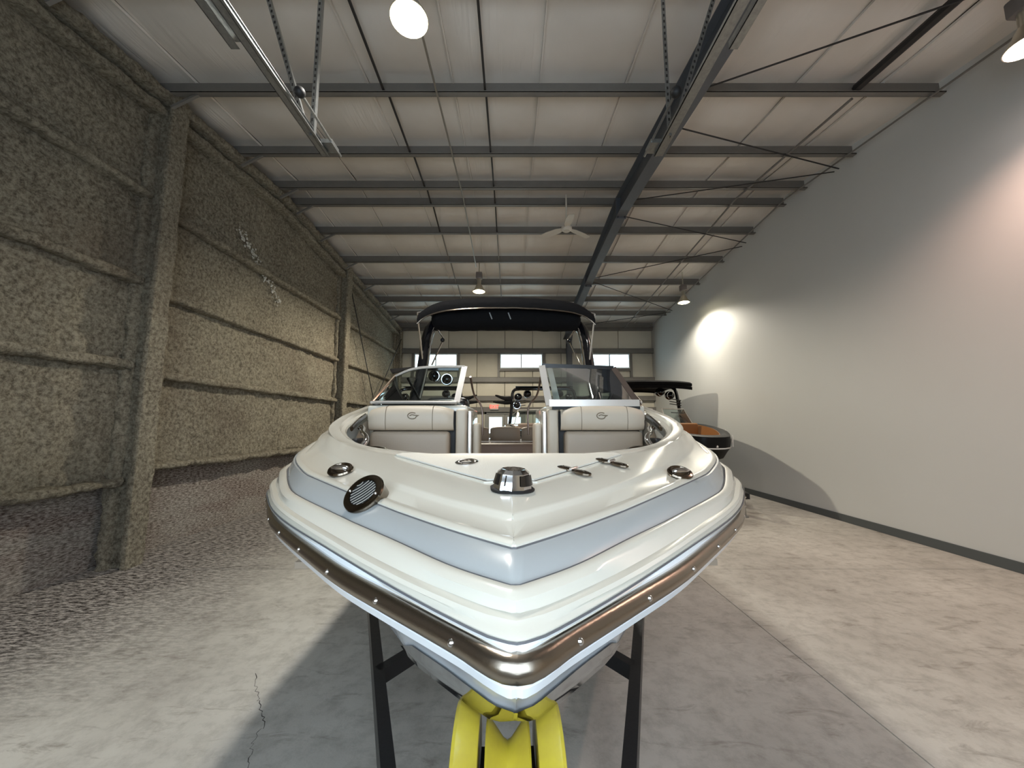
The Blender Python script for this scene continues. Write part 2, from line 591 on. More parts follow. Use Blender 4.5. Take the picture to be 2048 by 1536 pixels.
for bi, (y0, y1) in enumerate(BAYS):
    for z in (2.36, 3.46, 4.62):
        dz = 0.05 if bi == 0 else 0
        foam_beam('girt', (XL + .06, y0, z + dz), (XL + .06, y1, z + dz * 1.5), 0.17, 0.11, amp=0.03, sharp=0.6)
    # rim of foam over the shadow gap at the bottom
    foam_beam('foam_ledge', (XL + .05, y0, 1.0 if bi == 0 else 1.15), (XL + .05, y1, 1.0 if bi == 0 else 1.1), 0.22, 0.10, amp=0.04, sharp=0.7)
# rake beam under the roof edge, in two slopes
for y0, y1 in ((1.2, RIDGE_Y), (RIDGE_Y, YF)):
    a, b = roof_z(y0) - 0.16, roof_z(y1) - 0.16
    foam_beam('rake_beam', (XL + .13, y0, a + .02), (XL + .13, y1, b + .02), 0.30, 0.13, amp=0.025)
    foam_beam('rake_beam', (XL + .10, y0, a - .17), (XL + .10, y1, b - .17), 0.20, 0.12, amp=0.03)
# white overspray streak
def streak():
    mb = MB()
    for i in range(160):
        t = i / 160
        y = 6.2 + 1.25 * t + random.gauss(0, .05)
        z = 5.12 - .95 * t + random.gauss(0, .05)
        r = random.uniform(.008, .026)
        mb.ball((XL + .045, y, z), r, 6, (.5, 1, 1))
    o = mb.build('foam_overspray', 'foam_white', wl)
    o['kind'] = 'stuff'
streak()

# ---- back wall (far end)
wb = structure(MB().box((XL - .3, YF + .1, 0), (XR + .2, YF + .3, 7)).build('wall_back', 'seam_dark', smooth=False),
               'far end wall of beige insulated liner panels with horizontal girts', 'wall')
SEAM = [XL, -3.86, -2.66, -1.46, -0.30, 0.86, 2.05, 3.25, 4.45, XR]
ROWS = [0.0, 1.25, 2.30, 2.76, 3.53, 4.73, 5.80]
for a, b in zip(SEAM, SEAM[1:]):
    for c, d in zip(ROWS, ROWS[1:]):
        MB().rbox((a + .008, YF, c + .005), (b - .008, YF + .1, d - .005), 0.012, 2).build('liner_panel', 'liner_panel', wb)
for z in ROWS[1:-1]:
    mb = MB()
    mb.box((XL, YF - .16, z - .10), (XR, YF - .150, z + .10))
    mb.box((XL, YF - .16, z + .09), (XR, YF, z + .10))
    mb.box((XL, YF - .16, z - .10), (XR, YF - .10, z - .092))
    mb.build('girt', 'purlin_grey', wb, smooth=False)
MB().box((XL, YF - .16, 5.60), (XR, YF - .02, 5.80)).build('eave_strut', 'purlin_grey', wb, smooth=False)

def window(n, x0, x1, z0, z1, label):
    y = YF - .10
    t = 0.045
    mb = MB()
    mb.box((x0, y, z0), (x1, y + .12, z0 + t)).box((x0, y, z1 - t), (x1, y + .12, z1))
    mb.box((x0, y, z0 + t), (x0 + t, y + .12, z1 - t)).box((x1 - t, y, z0 + t), (x1, y + .12, z1 - t))
    fr = structure(mb.build('window_%d' % n, 'window_frame', smooth=False), label, 'window')
    xm = (x0 + x1) / 2
    MB().box((xm - .02, y, z0 + t), (xm + .02, y + .10, z1 - t)).build('mullion', 'purlin_grey', fr, smooth=False)
    for a, b in ((x0 + t, xm - .02), (xm + .02, x1 - t)):
        MB().box((a, y + .06, z0 + t), (b, y + .07, z1 - t)).build('pane', 'window_glow', fr, smooth=False)
    mb = MB()
    mb.box((x0 - .09, y - .02, z0 - .10), (x1 + .09, y + .1, z0 - .01))
    mb.box((x0 - .10, y - .01, z0 - 0.45), (x0 - .01, y + .1, z1)).box((x1 + .01, y - .01, z0 - .45), (x1 + .10, y + .1, z1))
    mb.build('window_framing', 'purlin_grey', fr, smooth=False)
window(1, -4.05, -2.27, 4.00, 4.62, 'high two-pane window nearest the foam wall')
window(2, -0.50, 1.27, 4.00, 4.62, 'high two-pane window in the middle of the far wall')
window(3, 3.20, 4.88, 4.00, 4.62, 'high two-pane window nearest the smooth partition wall')

d1 = structure(MB().box((-1.12, YF - .08, 0), (-1.04, YF + .02, 2.2)).box((.46, YF - .08, 0), (.54, YF + .02, 2.2)).box((-1.12, YF - .08, 2.12), (.54, YF + .02, 2.2)).build('door_1', 'door_grey', smooth=False),
               'glazed double exit door in the far wall', 'door')
for a, b in ((-1.04, -.30), (-.28, .46)):
    mb = MB()
    mb.box((a, YF - .05, 0), (a + .11, YF, 2.12)).box((b - .11, YF - .05, 0), (b, YF, 2.12))
    mb.box((a + .11, YF - .05, 2.0), (b - .11, YF, 2.12)).box((a + .11, YF - .05, 0), (b - .11, YF, .3))
    leaf = mb.build('door_leaf', 'door_grey', d1, smooth=False)
    MB().box((a + .11, YF - .03, .3), (b - .11, YF - .02, 2.0)).build('pane', 'window_glow', leaf, smooth=False)
    MB().tube([(b - .16 if a < -.5 else a + .16, YF - .10, .9), (b - .16 if a < -.5 else a + .16, YF - .10, 1.3)], .012).build('pull_handle', 'chrome', leaf)

def text_mesh(s, size, name, m, parent, loc, rot, extrude=0.002):
    cu = bpy.data.curves.new(name, 'FONT')
    cu.body = s
    cu.size = size
    cu.extrude = extrude
    cu.align_x = 'CENTER'
    cu.align_y = 'CENTER'
    t = bpy.data.objects.new('tmp', cu)
    C.objects.link(t)
    bpy.context.view_layer.update()
    me = bpy.data.meshes.new_from_object(t.evaluated_get(bpy.context.evaluated_depsgraph_get()))
    bpy.data.objects.remove(t)
    me.materials.clear()
    me.materials.append(M[m])
    return link_mesh(name, me, parent, loc, rot)
ex = thing('exit_sign', 'small lit red EXIT sign above the far door', 'sign', (-0.72, YF - .22, 2.41))
MB().rbox((-.17, -.03, -.11), (.17, .03, .11), .01, 2).build('housing', 'sign_plate', ex)
text_mesh('EXIT', 0.19, 'lettering', 'exit_red', ex, (0, -.035, 0), (R(90), 0, 0))

# front wall behind the camera, with the overhead door whose tracks hang from the roof
wf = structure(MB().box((XL - .3, YN - .2, 0), (-2.0, YN, 7)).box((1.65, YN - .2, 0), (XR + .2, YN, 7)).box((-2.0, YN - .2, 4.0), (1.65, YN, 7)).build('wall_front', 'liner_panel', smooth=False),
               'near end wall around the overhead door', 'wall')
d2 = structure(MB().box((-2.06, YN - .02, 0), (-1.98, YN + .05, 4.05)).box((1.63, YN - .02, 0), (1.71, YN + .05, 4.05)).box((-2.06, YN - .02, 3.97), (1.71, YN + .05, 4.05)).build('door_2', 'purlin_grey', smooth=False),
               'sectional overhead door with added glowing fill panes', 'door')
for i in range(7):
    z0 = i * 4.0 / 7
    z1 = (i + 1) * 4.0 / 7
    glazed = i in (2, 3, 4, 5)
    mb = MB()
    if glazed:
        mb.box((-1.98, YN - .06, z0), (1.63, YN - .01, z0 + .08)).box((-1.98, YN - .06, z1 - .08), (1.63, YN - .01, z1 - .01))
        for k in range(5):
            x = -1.98 + 3.61 * k / 4
            mb.box((max(x - .05, -1.98), YN - .06, z0 + .08), (min(x + .05, 1.63), YN - .01, z1 - .08))
    else:
        mb.box((-1.98, YN - .06, z0), (1.63, YN - .01, z1 - .01))
    sec = mb.build('door_section', 'door_grey', d2, smooth=False)
    if glazed:
        for k in range(4):
            x = -1.98 + 3.61 * k / 4
            MB().box((x + .05, YN - .05, z0 + .08), (x + 3.61 / 4 - .05, YN - .04, z1 - .08)).build('pane', 'door_fill', sec, smooth=False)  # unseen glowing pane, added to fill the room with cool light

# ---- roof
ce = structure(MB().grid([[(x, y, roof_z(y) + .32) for x in (XL - .3, XR + .2)] for y in (YN - .2, RIDGE_Y, YF + .3)]).build('ceiling', 'seam_dark', smooth=False),
               'low pitched steel roof lined with pale vinyl faced insulation between purlins', 'ceiling')
RS = [XL - .1, -4.30, -3.13, -1.96, -0.80, 0.38, 1.55, 2.72, 3.90, 5.06, XR + .1]
for si, (a, b) in enumerate(zip(RS, RS[1:])):
    rows = []
    ys = []
    for p, q in zip([YN - .1] + PUR, PUR + [YF + .1]):
        ys += [(p + (q - p) * k / 8, math.sin(math.pi * k / 8) * min(q - p, 1.3)) for k in range(8)]
    ys.append((YF + .1, 0))
    nx = 10
    for y, sg in ys:
        r = []
        for k in range(nx + 1):
            x = a + (b - a) * k / nx
            edge = min(k, nx - k) / nx * 2
            z = roof_z(y) + .105 + 0.05 * sg * -1 * (0.25 + 0.75 * edge ** .5) + 0.05
            z += 0.010 * noise.noise(Vector((x * 3, y * 1.5, 2.0 + si)))
            r.append((x + (.004 if k == 0 else -.004 if k == nx else 0), y, z))
        rows.append(r)
    MB().grid(rows).build('insulation_panel', 'roof_insulation', ce, angle=80)
# folded seam tabs
for x in RS[1:-1]:
    for y0, y1 in ((YN, RIDGE_Y), (RIDGE_Y, YF)):
        MB().beam((x, y0, roof_z(y0) + .115), (x, y1, roof_z(y1) + .115), .016, .035).build('seam_tab', 'roof_insulation', ce, smooth=False)
for y in PUR:
    z = roof_z(y)
    mb = MB()
    mb.box((XL + .02, y - .004, z - .10), (XR - .06, y + .004, z + .10))
    mb.box((XL + .02, y - .075, z - .10), (XR - .06, y, z - .093))
    mb.box((XL + .02, y - .075, z - .10), (XR - .06, y - .070, z - .078))
    mb.box((XL + .02, y, z + .093), (XR - .06, y + .07, z + .10))
    mb.build('purlin', 'purlin_grey', ce, smooth=False)
    if y > 3:
        # flange brace from the rake beam
        MB().beam((XL + .28, y - .02, z - .28), (XL + .62, y - .02, z - .09), .035, .035).build('flange_brace', 'purlin_grey', ce, smooth=False)
# dark sag straps between purlins
for x in (-1.72, -0.36):
    for p, q in zip(PUR[2:], PUR[3:]):
        s0, s1 = (.06, -.06)
        MB().beam((x, p + .01, roof_z(p) + s0), (x, q - .01, roof_z(q) + s1), .028, .02).build('sag_strap', 'cable_dark' if q < 8.8 else 'purlin_grey', ce, smooth=False)

# main rafter with tapered web, splice plates and a far column
ra = thing('roof_rafter', 'deep grey steel I-beam rafter running under the purlins', 'beam', (2.23, RIDGE_Y, 5.9))
def rafter_pt(y, low):
    top = roof_z(y) - .10
    depth = 0.40 if y < RIDGE_Y else interp([(RIDGE_Y, .42), (9.6, .30), (13.2, .32), (15.2, .42)], y)
    return top - (depth if low else 0)
ry = [-1.0, 3.0, RIDGE_Y - .25, RIDGE_Y, RIDGE_Y + .25, 9.6, 13.2, 15.1]
def rafter_slab(x0, x1, low, th):
    mb = MB()
    rows = []
    for y in ry:
        z = rafter_pt(y, low)
        rows.append([(x0 - 2.23, y - RIDGE_Y, z - 5.9), (x1 - 2.23, y - RIDGE_Y, z - 5.9), (x1 - 2.23, y - RIDGE_Y, z - 5.9 + th), (x0 - 2.23, y - RIDGE_Y, z - 5.9 + th), (x0 - 2.23, y - RIDGE_Y, z - 5.9)])
    return mb.grid(rows)
rafter_slab(2.13, 2.33, True, .014).build('bottom_flange', 'rafter_grey', ra, smooth=False)
rafter_slab(2.13, 2.33, False, -.014).build('top_flange', 'rafter_grey', ra, smooth=False)
rows = []
for y in ry:
    a, b = rafter_pt(y, True) - 5.9 + .01, rafter_pt(y, False) - 5.9 - .01
    rows.append([(-.006, y - RIDGE_Y, a), (.006, y - RIDGE_Y, a), (.006, y - RIDGE_Y, b), (-.006, y - RIDGE_Y, b), (-.006, y - RIDGE_Y, a)])
MB().grid(rows).build('web', 'rafter_grey', ra, smooth=False)
for yy in (RIDGE_Y - .015, 10.4):
    MB().box((-.10, yy - RIDGE_Y, rafter_pt(yy, True) - 5.96), (.10, yy - RIDGE_Y + .03, rafter_pt(yy, False) - 5.91)).build('splice_plate', 'rafter_grey', ra, smooth=False)
    for dx in (-.07, .07):
        for dz in (-.03, .02):
            MB().ball((dx, yy - RIDGE_Y - .01, rafter_pt(yy, True) - 5.9 + dz), .018, 8).build('bolt', 'cable_dark', ra)
co = thing('steel_column', 'grey steel column standing against the far wall below the rafter', 'column', (2.33, YF - .35, 0))
MB().box((-.10, -.15, 0), (.10, -.138, 5.3)).box((-.10, .138, 0), (.10, .15, 5.3)).box((-.006, -.14, 0), (.006, .14, 5.3)).build('column_shaft', 'rafter_grey', co, smooth=False)
MB().add([(-.10, -.15, 5.0), (.10, -.15, 5.0), (.10, -.45, 5.42), (-.10, -.45, 5.42), (-.10, .15, 5.0), (.10, .15, 5.0), (.10, .15, 5.5), (-.10, .15, 5.5)],
         [(0, 1, 2, 3), (4, 5, 6, 7), (0, 1, 5, 4), (3, 2, 6, 7), (0, 3, 7, 4), (1, 2, 6, 5)]).build('haunch', 'rafter_grey', co, smooth=False)

# bracing rods between rafter and partition wall
rod_pts = [((2.33, 4.42), (5.75, 2.6)), ((2.33, 5.0), (5.75, 6.05)), ((5.75, 6.14), (2.33, 7.15)), ((2.33, 7.6), (5.75, 8.65)), ((5.75, 8.8), (2.33, 10.5)), ((2.33, 10.62), (5.75, 12.9)), ((5.75, 13.02), (2.33, 14.6))]
rod_where = ['nearest roof brace rod leaving the top edge beyond the beam', 'roof brace rod from the beam to the wall before the ridge', 'roof brace rod running back from the wall to the ridge', 'roof brace rod from the ridge splice to the wall', 'roof brace rod returning from the wall behind the ridge', 'roof brace rod ending beside the far wall lamp', 'last roof brace rod by the far wall']
for (a, b), lb in zip(rod_pts, rod_where):
    o = MB().tube([(a[0], a[1], roof_z(a[1]) - .17), (b[0], b[1], roof_z(b[1]) - .17)], .011, 6).build('brace_rod', 'cable_dark')
    tag(o, 'thin dark ' + lb, 'brace rod', 'roof brace rods')
# cross rods on the far bay of the foam wall
for a, b, lb in (((10.16, 5.6), (12.6, 2.0), 'thin steel cross rod falling away from the second foam column'), ((14.92, 5.2), (11.6, 1.8), 'thin steel cross rod rising to the far corner of foam wall')):
    tag(MB().tube([(XL + (.255 if a[0] < 12 else .30), a[0], a[1]), (XL + (.255 if a[0] < 12 else .30), b[0], b[1])], .014, 6).build('brace_rod', 'cable_dark'), lb, 'brace rod', 'wall brace rods')

# heavy dark pipe and conduits along the roof
def roof_line(name, x, y0, y1, r, m, lb, cat, dz=-.13, n=8):
    pts = [(x, y, roof_z(y) + dz) for y in ([y0, RIDGE_Y, y1] if y0 < RIDGE_Y < y1 else [y0, y1])]
    tag(MB().tube(pts, r, n).build(name, m), lb, cat)
roof_line('gas_pipe', 4.62, -.8, 4.50, .055, 'cable_dark', 'thick dark pipe ending at the first purlin near the wall', 'pipe', dz=-.02)
roof_line('conduit', 4.60, 4.55, 14.8, .018, 'purlin_grey', 'thin conduit crossing purlins a metre off the partition wall', 'conduit')
roof_line('conduit', 5.62, 2.0, 14.8, .014, 'purlin_grey', 'thin conduit along the top corner of partition wall', 'conduit')
roof_line('conduit', -1.00, 2.9, 9.9, .014, 'conduit', 'bright thin conduit linking the two middle lamps', 'conduit', dz=-.12)

# ---- high bay lamps
def lamp(x, y, z, key, lens, label, cone=150, blend=0.75):
    t = thing('high_bay_lamp', label, 'lamp', (x, y, z), 0, 'high bay lamps')
    top = roof_z(y) + .09 - z
    MB().tube([(0, 0, .52), (0, 0, top)], .016, 8).build('stem', 'lamp_alu', t)
    MB().rbox((-.085, -.085, .36), (.085, .085, .54), .02, 2).build('ballast', 'lamp_box', t)
    MB().lathe([(.055, .20), (.055, .36)], 16).build('neck', 'lamp_alu', t)
    prof = [(.06, .21), (.08, .18), (.115, .10), (.165, .02), (.172, 0), (.165, 0), (.156, .02), (.106, .10), (.072, .17), (.05, .19)]
    MB().lathe(prof, 28).build('reflector', 'lamp_alu', t)
    MB().lathe([(.0001, -.030), (.06, -.027), (.105, -.014), (.135, .006), (.13, .014), (.0001, .02)], 28).build('lens', lens, t)
    ld = bpy.data.lights.new('lamp_light', 'SPOT')
    ld.energy, ld.color = LAMP[key]
    ld.spot_size = R(cone)
    ld.spot_blend = blend
    ld.shadow_soft_size = 0.13
    lo = bpy.data.objects.new('lamp_light', ld)
    C.objects.link(lo)
    lo.parent = t
    lo.location = (0, 0, -.06)
    return t
lamp(-0.92, 2.93, 5.30, 'near', 'lens_near', 'bright high bay lamp at the top of the picture above the bow')
lamp(-0.90, 9.75, 5.30, 'far', 'lens_far', 'glowing high bay lamp seen just above the black canopy', 172, 0.35)
lamp(5.08, 10.60, 5.28, 'wall', 'lens_far', 'bell shaped high bay lamp beside the far part of partition wall', 156, 0.5)
lamp(5.02, 3.20, 5.35, 'pink', 'lens_pink', 'high bay lamp cut by the right picture edge near the wall')

# ---- ceiling fan
fx, fy, fz = 1.09, 7.0, 5.58
fan = thing('ceiling_fan', 'white three-blade ceiling fan hanging from the ridge', 'fan', (fx, fy, fz))
MB().tube([(0, 0, .05), (0, 0, roof_z(fy) - .12 - fz)], .016, 8).build('downrod', 'fan_white', fan)
MB().lathe([(.0001, -.05), (.07, -.045), (.105, -.01), (.105, .03), (.06, .07), (.02, .09)], 24).build('motor', 'fan_white', fan)
for k in range(3):
    a = R(30 + 120 * k)
    mt = Matrix.Rotation(a, 4, 'Z') @ Matrix.Rotation(R(10), 4, 'X')
    vs = []
    for r_, wd, zz in ((.09, .045, .01), (.2, .075, .005), (.42, .08, -.012), (.56, .06, -.03)):
        vs.append([mt @ Vector((r_, -wd, zz)), mt @ Vector((r_, wd, zz)), mt @ Vector((r_, wd, zz + .008)), mt @ Vector((r_, -wd, zz + .008)), mt @ Vector((r_, -wd, zz))])
    MB().grid(vs).build('blade', 'fan_white', fan)

# ---- overhead door tracks
def door_track(sx, label):
    x = -1.80 if sx < 0 else 1.42
    zt = 4.30
    t = thing('door_track', label, 'door track', (x, 3.3, zt), 0, 'overhead door tracks')
    i = -sx    # towards the middle of the door
    mb = MB()
    mb.box((-.035, -4.3, -.03), (-.030, 0, .03)).box((-.035, -4.3, .026), (.03, 0, .03)).box((-.035, -4.3, -.03), (.03, 0, -.026))
    mb.build('rail', 'galvanised', t, smooth=False)
    MB().box((.045 * i - .012, -4.3, -.05), (.045 * i + .012, -.02, -.04)).box((.045 * i - .012, -4.3, -.05), (.045 * i - .008, -.02, -.015)).build('angle_iron', 'galvanised', t, smooth=False)
    # shorter second track beside it
    mb = MB().box((-.105 * i - .03, -4.3, -.03), (-.105 * i - .025, -1.02, .03)).box((-.105 * i - .03, -4.3, .026), (-.105 * i + .03, -1.02, .03)).box((-.105 * i - .03, -4.3, -.03), (-.105 * i + .03, -1.02, -.026))
    mb.build('lower_rail', 'galvanised', t, smooth=False)
    # perforated hanger angles
    def hanger(p0, p1):
        mb = MB()
        p0, p1 = Vector(p0), Vector(p1)
        mb.beam(p0, p1, .038, .004, up=(0, 1, 0)).beam(p0 + Vector((.018, .018, 0)), p1 + Vector((.018, .018, 0)), .004, .036, up=(0, 1, 0))
        h = mb.build('hanger', 'galvanised', t, smooth=False)
        n = int((p1 - p0).length / .06)
        hm = MB()
        for k in range(n):
            p = p0.lerp(p1, (k + .5) / n)
            hm.box(p + Vector((-.007, -.005, -.012)), p + Vector((.007, .0, .012)))
        hm.build('slot_holes', 'cable_dark', h, smooth=False)['kind'] = 'stuff'
    hanger((.02 * i, -.28, -.05), (.02 * i, -.28, roof_z(3.0) - .1 - zt))
    hanger((.0, -.40, .02), (-.55 * i, -.36, roof_z(3.0) - .1 - zt))
    # spring bumper with ball end
    MB().tube([(.13 * i, .04, .0), (.13 * i, -.62, .0)], .011, 8).build('bumper_rod', 'galvanised', t)
    MB().ball((.13 * i, -.66, 0), .042, 16).build('bumper_ball', 'black_rubber', t)
    MB().box((min(.035 * i, .14 * i), -.16, -.02), (max(.035 * i, .14 * i), -.02, .02)).build('bracket', 'galvanised', t, smooth=False)
door_track(-1, 'galvanised door track with black ball bumper on the foam wall side')
door_track(1, 'galvanised door track with black ball bumper below the rafter')

# ------------------------------------------------------------------ the bowrider
boat = thing('boat', 'large cream and grey open bow boat filling the picture, on trailer', 'boat', (0.008, 0.58, 0), 0.02)
NS = 84
def contour(pts, zf):
    """pts (u, v) from the centreline round the starboard side, aft end last"""
    P = [Vector((u, v, 0)) for u, v in pts]
    fine = spline(P, 1200)
    out = []
    for k in range(NS):
        q = fine[int(round((k / (NS - 1)) ** 1.5 * 1199))].copy()
        q.z = zf(max(q.y, 0))
        out.append(q)
    out[0].x = 0
    return out
def offset(c, d, dz):
    out = []
    for i, p in enumerate(c):
        t = c[min(i + 1, NS - 1)] - c[max(i - 1, 0)]
        t.z = 0
        t.normalize()
        n = Vector((t.y, -t.x, 0))
        if i == 0:
            q = Vector((0, p.y - d * 1.25, p.z + dz))
        else:
            q = p + n * d + Vector((0, 0, dz))
            q.x = max(q.x, 0.0)
        out.append(q)
    return out
def full(c):
    return [Vector((-p.x, p.y, p.z)) for p in c[:0:-1]] + c
AFT = [(1.34, 4.5), (1.30, 6.8)]
RAIL = contour([(0, 0), (.028, .008), (.062, .036), (.11, .082), (.256, .207), (.42, .350), (.585, .52), (.785, .735), (.914, .89), (1.105, 1.18), (1.26, 1.45), (1.33, 1.9), (1.34, 2.6)] + AFT, lambda v: 1.335)
RAIL = offset(RAIL, -.016, 0)
def tail(pts, o):
    return pts + [(1.34 - o, 4.5), (1.30 - o, 6.8)]
DE = contour(tail([(0, .028), (.018, .033), (.066, .064), (.229, .208), (.482, .453), (.806, .78), (1.03, 1.07), (1.215, 1.40), (1.285, 1.9), (1.30, 2.6)], .04), lambda v: 1.37 + .01 * min(v, 3))
KN = contour(tail([(0, .058), (.016, .063), (.079, .098), (.244, .23), (.455, .428), (.795, .774), (1.01, 1.065), (1.195, 1.40), (1.265, 1.9), (1.28, 2.6)], .06), lambda v: 1.385 + .03 * min(v, 2.4))
GL = contour(tail([(0, .113), (.014, .117), (.13, .205), (.29, .365), (.5, .567), (.745, .805), (.87, .95), (1.05, 1.235), (1.17, 1.48), (1.235, 1.9), (1.255, 2.6)], .085),
             lambda v: 1.415 + interp([(0, 0), (.5, .008), (1, .03), (1.45, .065), (1.9, .115), (2.6, .165)], v))
GU = contour(tail([(0, .207), (.014, .213), (.155, .335), (.337, .513), (.55, .72), (.81, .98), (.885, 1.065), (1.05, 1.30), (1.15, 1.54), (1.205, 1.9), (1.225, 2.6)], .115),
             lambda v: 1.45 + interp([(0, 0), (.5, .012), (1, .045), (1.3, .077), (1.55, .11), (1.9, .17), (2.6, .25)], v))
L3 = contour(tail([(0, .327), (.014, .334), (.18, .487), (.4, .705), (.6, .93), (.83, 1.2), (1.0, 1.45), (1.12, 1.70), (1.165, 1.95), (1.19, 2.6)], .15),
             lambda v: 1.475 + interp([(0, 0), (.5, .014), (1, .05), (1.45, .105), (1.7, .155), (1.95, .21), (2.6, .30)], v))
def zline(tab):
    return lambda v: interp(tab, v)
T = contour(tail([(0, 1.05), (.2, 1.06), (.4, 1.12), (.7, 1.28), (.91, 1.48), (1.075, 1.75), (1.13, 2.05), (1.145, 2.6)], .2),
            zline([(0, 1.555), (1.05, 1.556), (1.28, 1.582), (1.48, 1.617), (1.75, 1.68), (2.05, 1.755), (2.6, 1.86), (4.2, 1.74), (6.8, 1.46)]))
RI = contour(tail([(0, 1.20), (.30, 1.205), (.50, 1.24), (.65, 1.33), (.83, 1.50), (1.0, 1.75), (1.06, 2.05), (1.085, 2.6)], .27),
             zline([(0, 1.56), (1.2, 1.562), (1.33, 1.572), (1.5, 1.60), (1.75, 1.66), (2.05, 1.735), (2.6, 1.84), (4.2, 1.72), (6.8, 1.44)]))
def band(name, cs, m, parent=boat, angle=32):
    return MB().grid([full(c) for c in cs]).build(name, m, parent, angle=angle)
RT = offset(RAIL, -.004, .026)
deck_rim = band('deck_rim', [offset(RAIL, -.01, .0), RT, offset(RT, -.008, .006), offset(DE, .004, -.004), offset(DE, .0015, -.010)], 'gelcoat_white')
lower_deck = band('lower_deck', [offset(DE, .0015, -.012), DE, offset(DE, -.007, .006), offset(KN, .010, -.007), offset(KN, .004, -.001), offset(KN, -.006, .001), offset(KN, -.014, .0005),
                                 offset(GL, .034, -.009), offset(GL, .024, -.002), offset(GL, .014, .0015), offset(GL, .005, .001), offset(GL, .001, -.008)], 'gelcoat_cream')
stripe = band('grey_stripe', [offset(GL, .001, -.007), offset(GL, -.003, -.002), offset(GU, .012, -.007), offset(GU, .002, -.006)], 'gelcoat_grey')
upper_deck = band('upper_deck', [offset(GU, .002, -.008), offset(GU, .001, .001), offset(GU, -.008, .006), offset(GU, -.02, .008), offset(GU, -.035, .006),
                                 offset(L3, .020, -.009), offset(L3, .010, -.006), offset(L3, .002, .002), offset(L3, -.010, .006),
                                 [a.lerp(b, .35) + Vector((0, 0, .006)) for a, b in zip(L3, T)], [a.lerp(b, .75) + Vector((0, 0, .008)) for a, b in zip(L3, T)], offset(T, .03, .003), T, offset(T, -.03, .006),
                                 offset(RI, .03, .004), offset(RI, .008, 0), offset(RI, 0, -.012)], 'gelcoat_cream')
band('cockpit_liner', [offset(RI, 0, -.010), offset(RI, .004, -.05), offset(RI, .0, -.20), [p * 1 + Vector((-.04 * p.x, 0, 1.05 - p.z)) for p in RI]], 'gelcoat_cream')
band('pin_line', [offset(DE, .0048, -.0045), offset(DE, .0026, -.0015), offset(DE, .0004, -.0035)], 'pin_line', lower_deck)
band('pin_line', [offset(GL, .003, -.003), offset(GL, .0008, .0012), offset(GL, -.0025, -.0015)], 'pin_line', stripe)
band('pin_line', [offset(GU, .0045, -.0058), offset(GU, .003, -.0035), offset(GU, .0008, -.003)], 'pin_line', stripe)
bmt = bmesh.new()
for o in (upper_deck, stripe, lower_deck):
    bmt.from_mesh(o.data)
deck_tree = BVHTree.FromBMesh(bmt)
def deck_at(u, v):
    p, n, i, d = deck_tree.ray_cast(Vector((u, v, 3)), Vector((0, 0, -1)))
    return p, n
def seat_frame(u, v, fwd=(0, -1, 0), nrm=None, lift=0.0):
    p, n = deck_at(u, v)
    n = Vector(nrm).normalized() if nrm else n
    f = Vector(fwd)
    f = (f - n * f.dot(n)).normalized()
    s_ = f.cross(n)
    m = Matrix((s_, f, n)).transposed().to_4x4()
    m.translation = p + n * lift
    return m
# rub rail
rows = []
prof = [(-.012, .020), (.004, .021), (.014, .014), (.018, 0), (.014, -.014), (.004, -.021), (-.012, -.020)]
for o_, z_ in prof:
    rows.append(full(offset(RAIL, o_, z_)))
rail = MB().grid(rows).build('rub_rail', 'steel_rail', boat, angle=50)
scr = MB().lathe([(.0001, .005), (.0032, .0045), (.0056, .0025), (.0068, 0)], 12)
scr_me = scr.build('screw', 'chrome', rail).data
bpy.data.objects.remove([o for o in rail.children][0])
arc = 0
last = RAIL[0]
nxt = 0.125
fine = spline(RAIL, 3000)
for i in range(1, 2999):
    arc += (fine[i] - fine[i - 1]).length
    if arc >= nxt and fine[i].y < 3.2:
        nxt += 0.232
        t = (fine[i + 1] - fine[i - 1]).normalized()
        n = Vector((t.y, -t.x, 0))
        for sgn in (1, -1):
            q = Vector((fine[i].x * sgn, fine[i].y, fine[i].z + .004)) + Vector((n.x * sgn, n.y, 0)) * .0165
            nn = Vector((n.x * sgn, n.y, .25)).normalized()
            rot = nn.to_track_quat('Z', 'Y').to_euler()
            link_mesh('screw', scr_me, rail, q, rot)
# hull
CH = [(0, (0, .10, 1.205)), (.07, (.055, .165, 1.155)), (.2, (.13, .26, 1.13)), (.36, (.265, .40, 1.122)), (.52, (.355, .54, 1.115)), (.73, (.49, .74, 1.10)), (1.18, (.80, 1.2, 1.04)), (1.45, (.97, 1.46, .99)), (1.9, (1.1, 1.9, .93)), (2.6, (1.16, 2.6, .88)), (6.8, (1.18, 6.8, .82))]
KE = [(0, (0, .150, 1.159)), (.07, (0, .23, 1.11)), (.2, (0, .35, 1.045)), (.36, (0, .52, .985)), (.52, (0, .67, .93)), (.73, (0, .87, .86)), (1.18, (0, 1.27, .74)), (1.45, (0, 1.52, .69)), (1.9, (0, 1.93, .63)), (2.6, (0, 2.6, .60)), (6.8, (0, 6.8, .58))]
def tabv(tab, x):
    return Vector([interp([(a, b[i]) for a, b in tab], x) for i in range(3)])
def hull_row(s_, off=0.0, n=NS):
    out = []
    for i, p in enumerate(RAIL[:n]):
        r0 = Vector((p.x, p.y, 1.305))
        c = tabv(CH, p.y)
        k = tabv(KE, p.y)
        if i == 0:
            c.x = 0
        if s_ < .55:
            t = s_ / .55
            q = r0.lerp(c, t)
            bow = math.sin(math.pi * t) * .03 * min(1, p.x * 4)
            q.x = max(q.x - bow, 0)
        else:
            t = (s_ - .55) / .45
            q = c.lerp(k, t)
            q.z -= math.sin(math.pi * t) * .015 * min(1, p.x * 4)
        if i == 0:
            q.x = 0
        out.append(q)
    return out
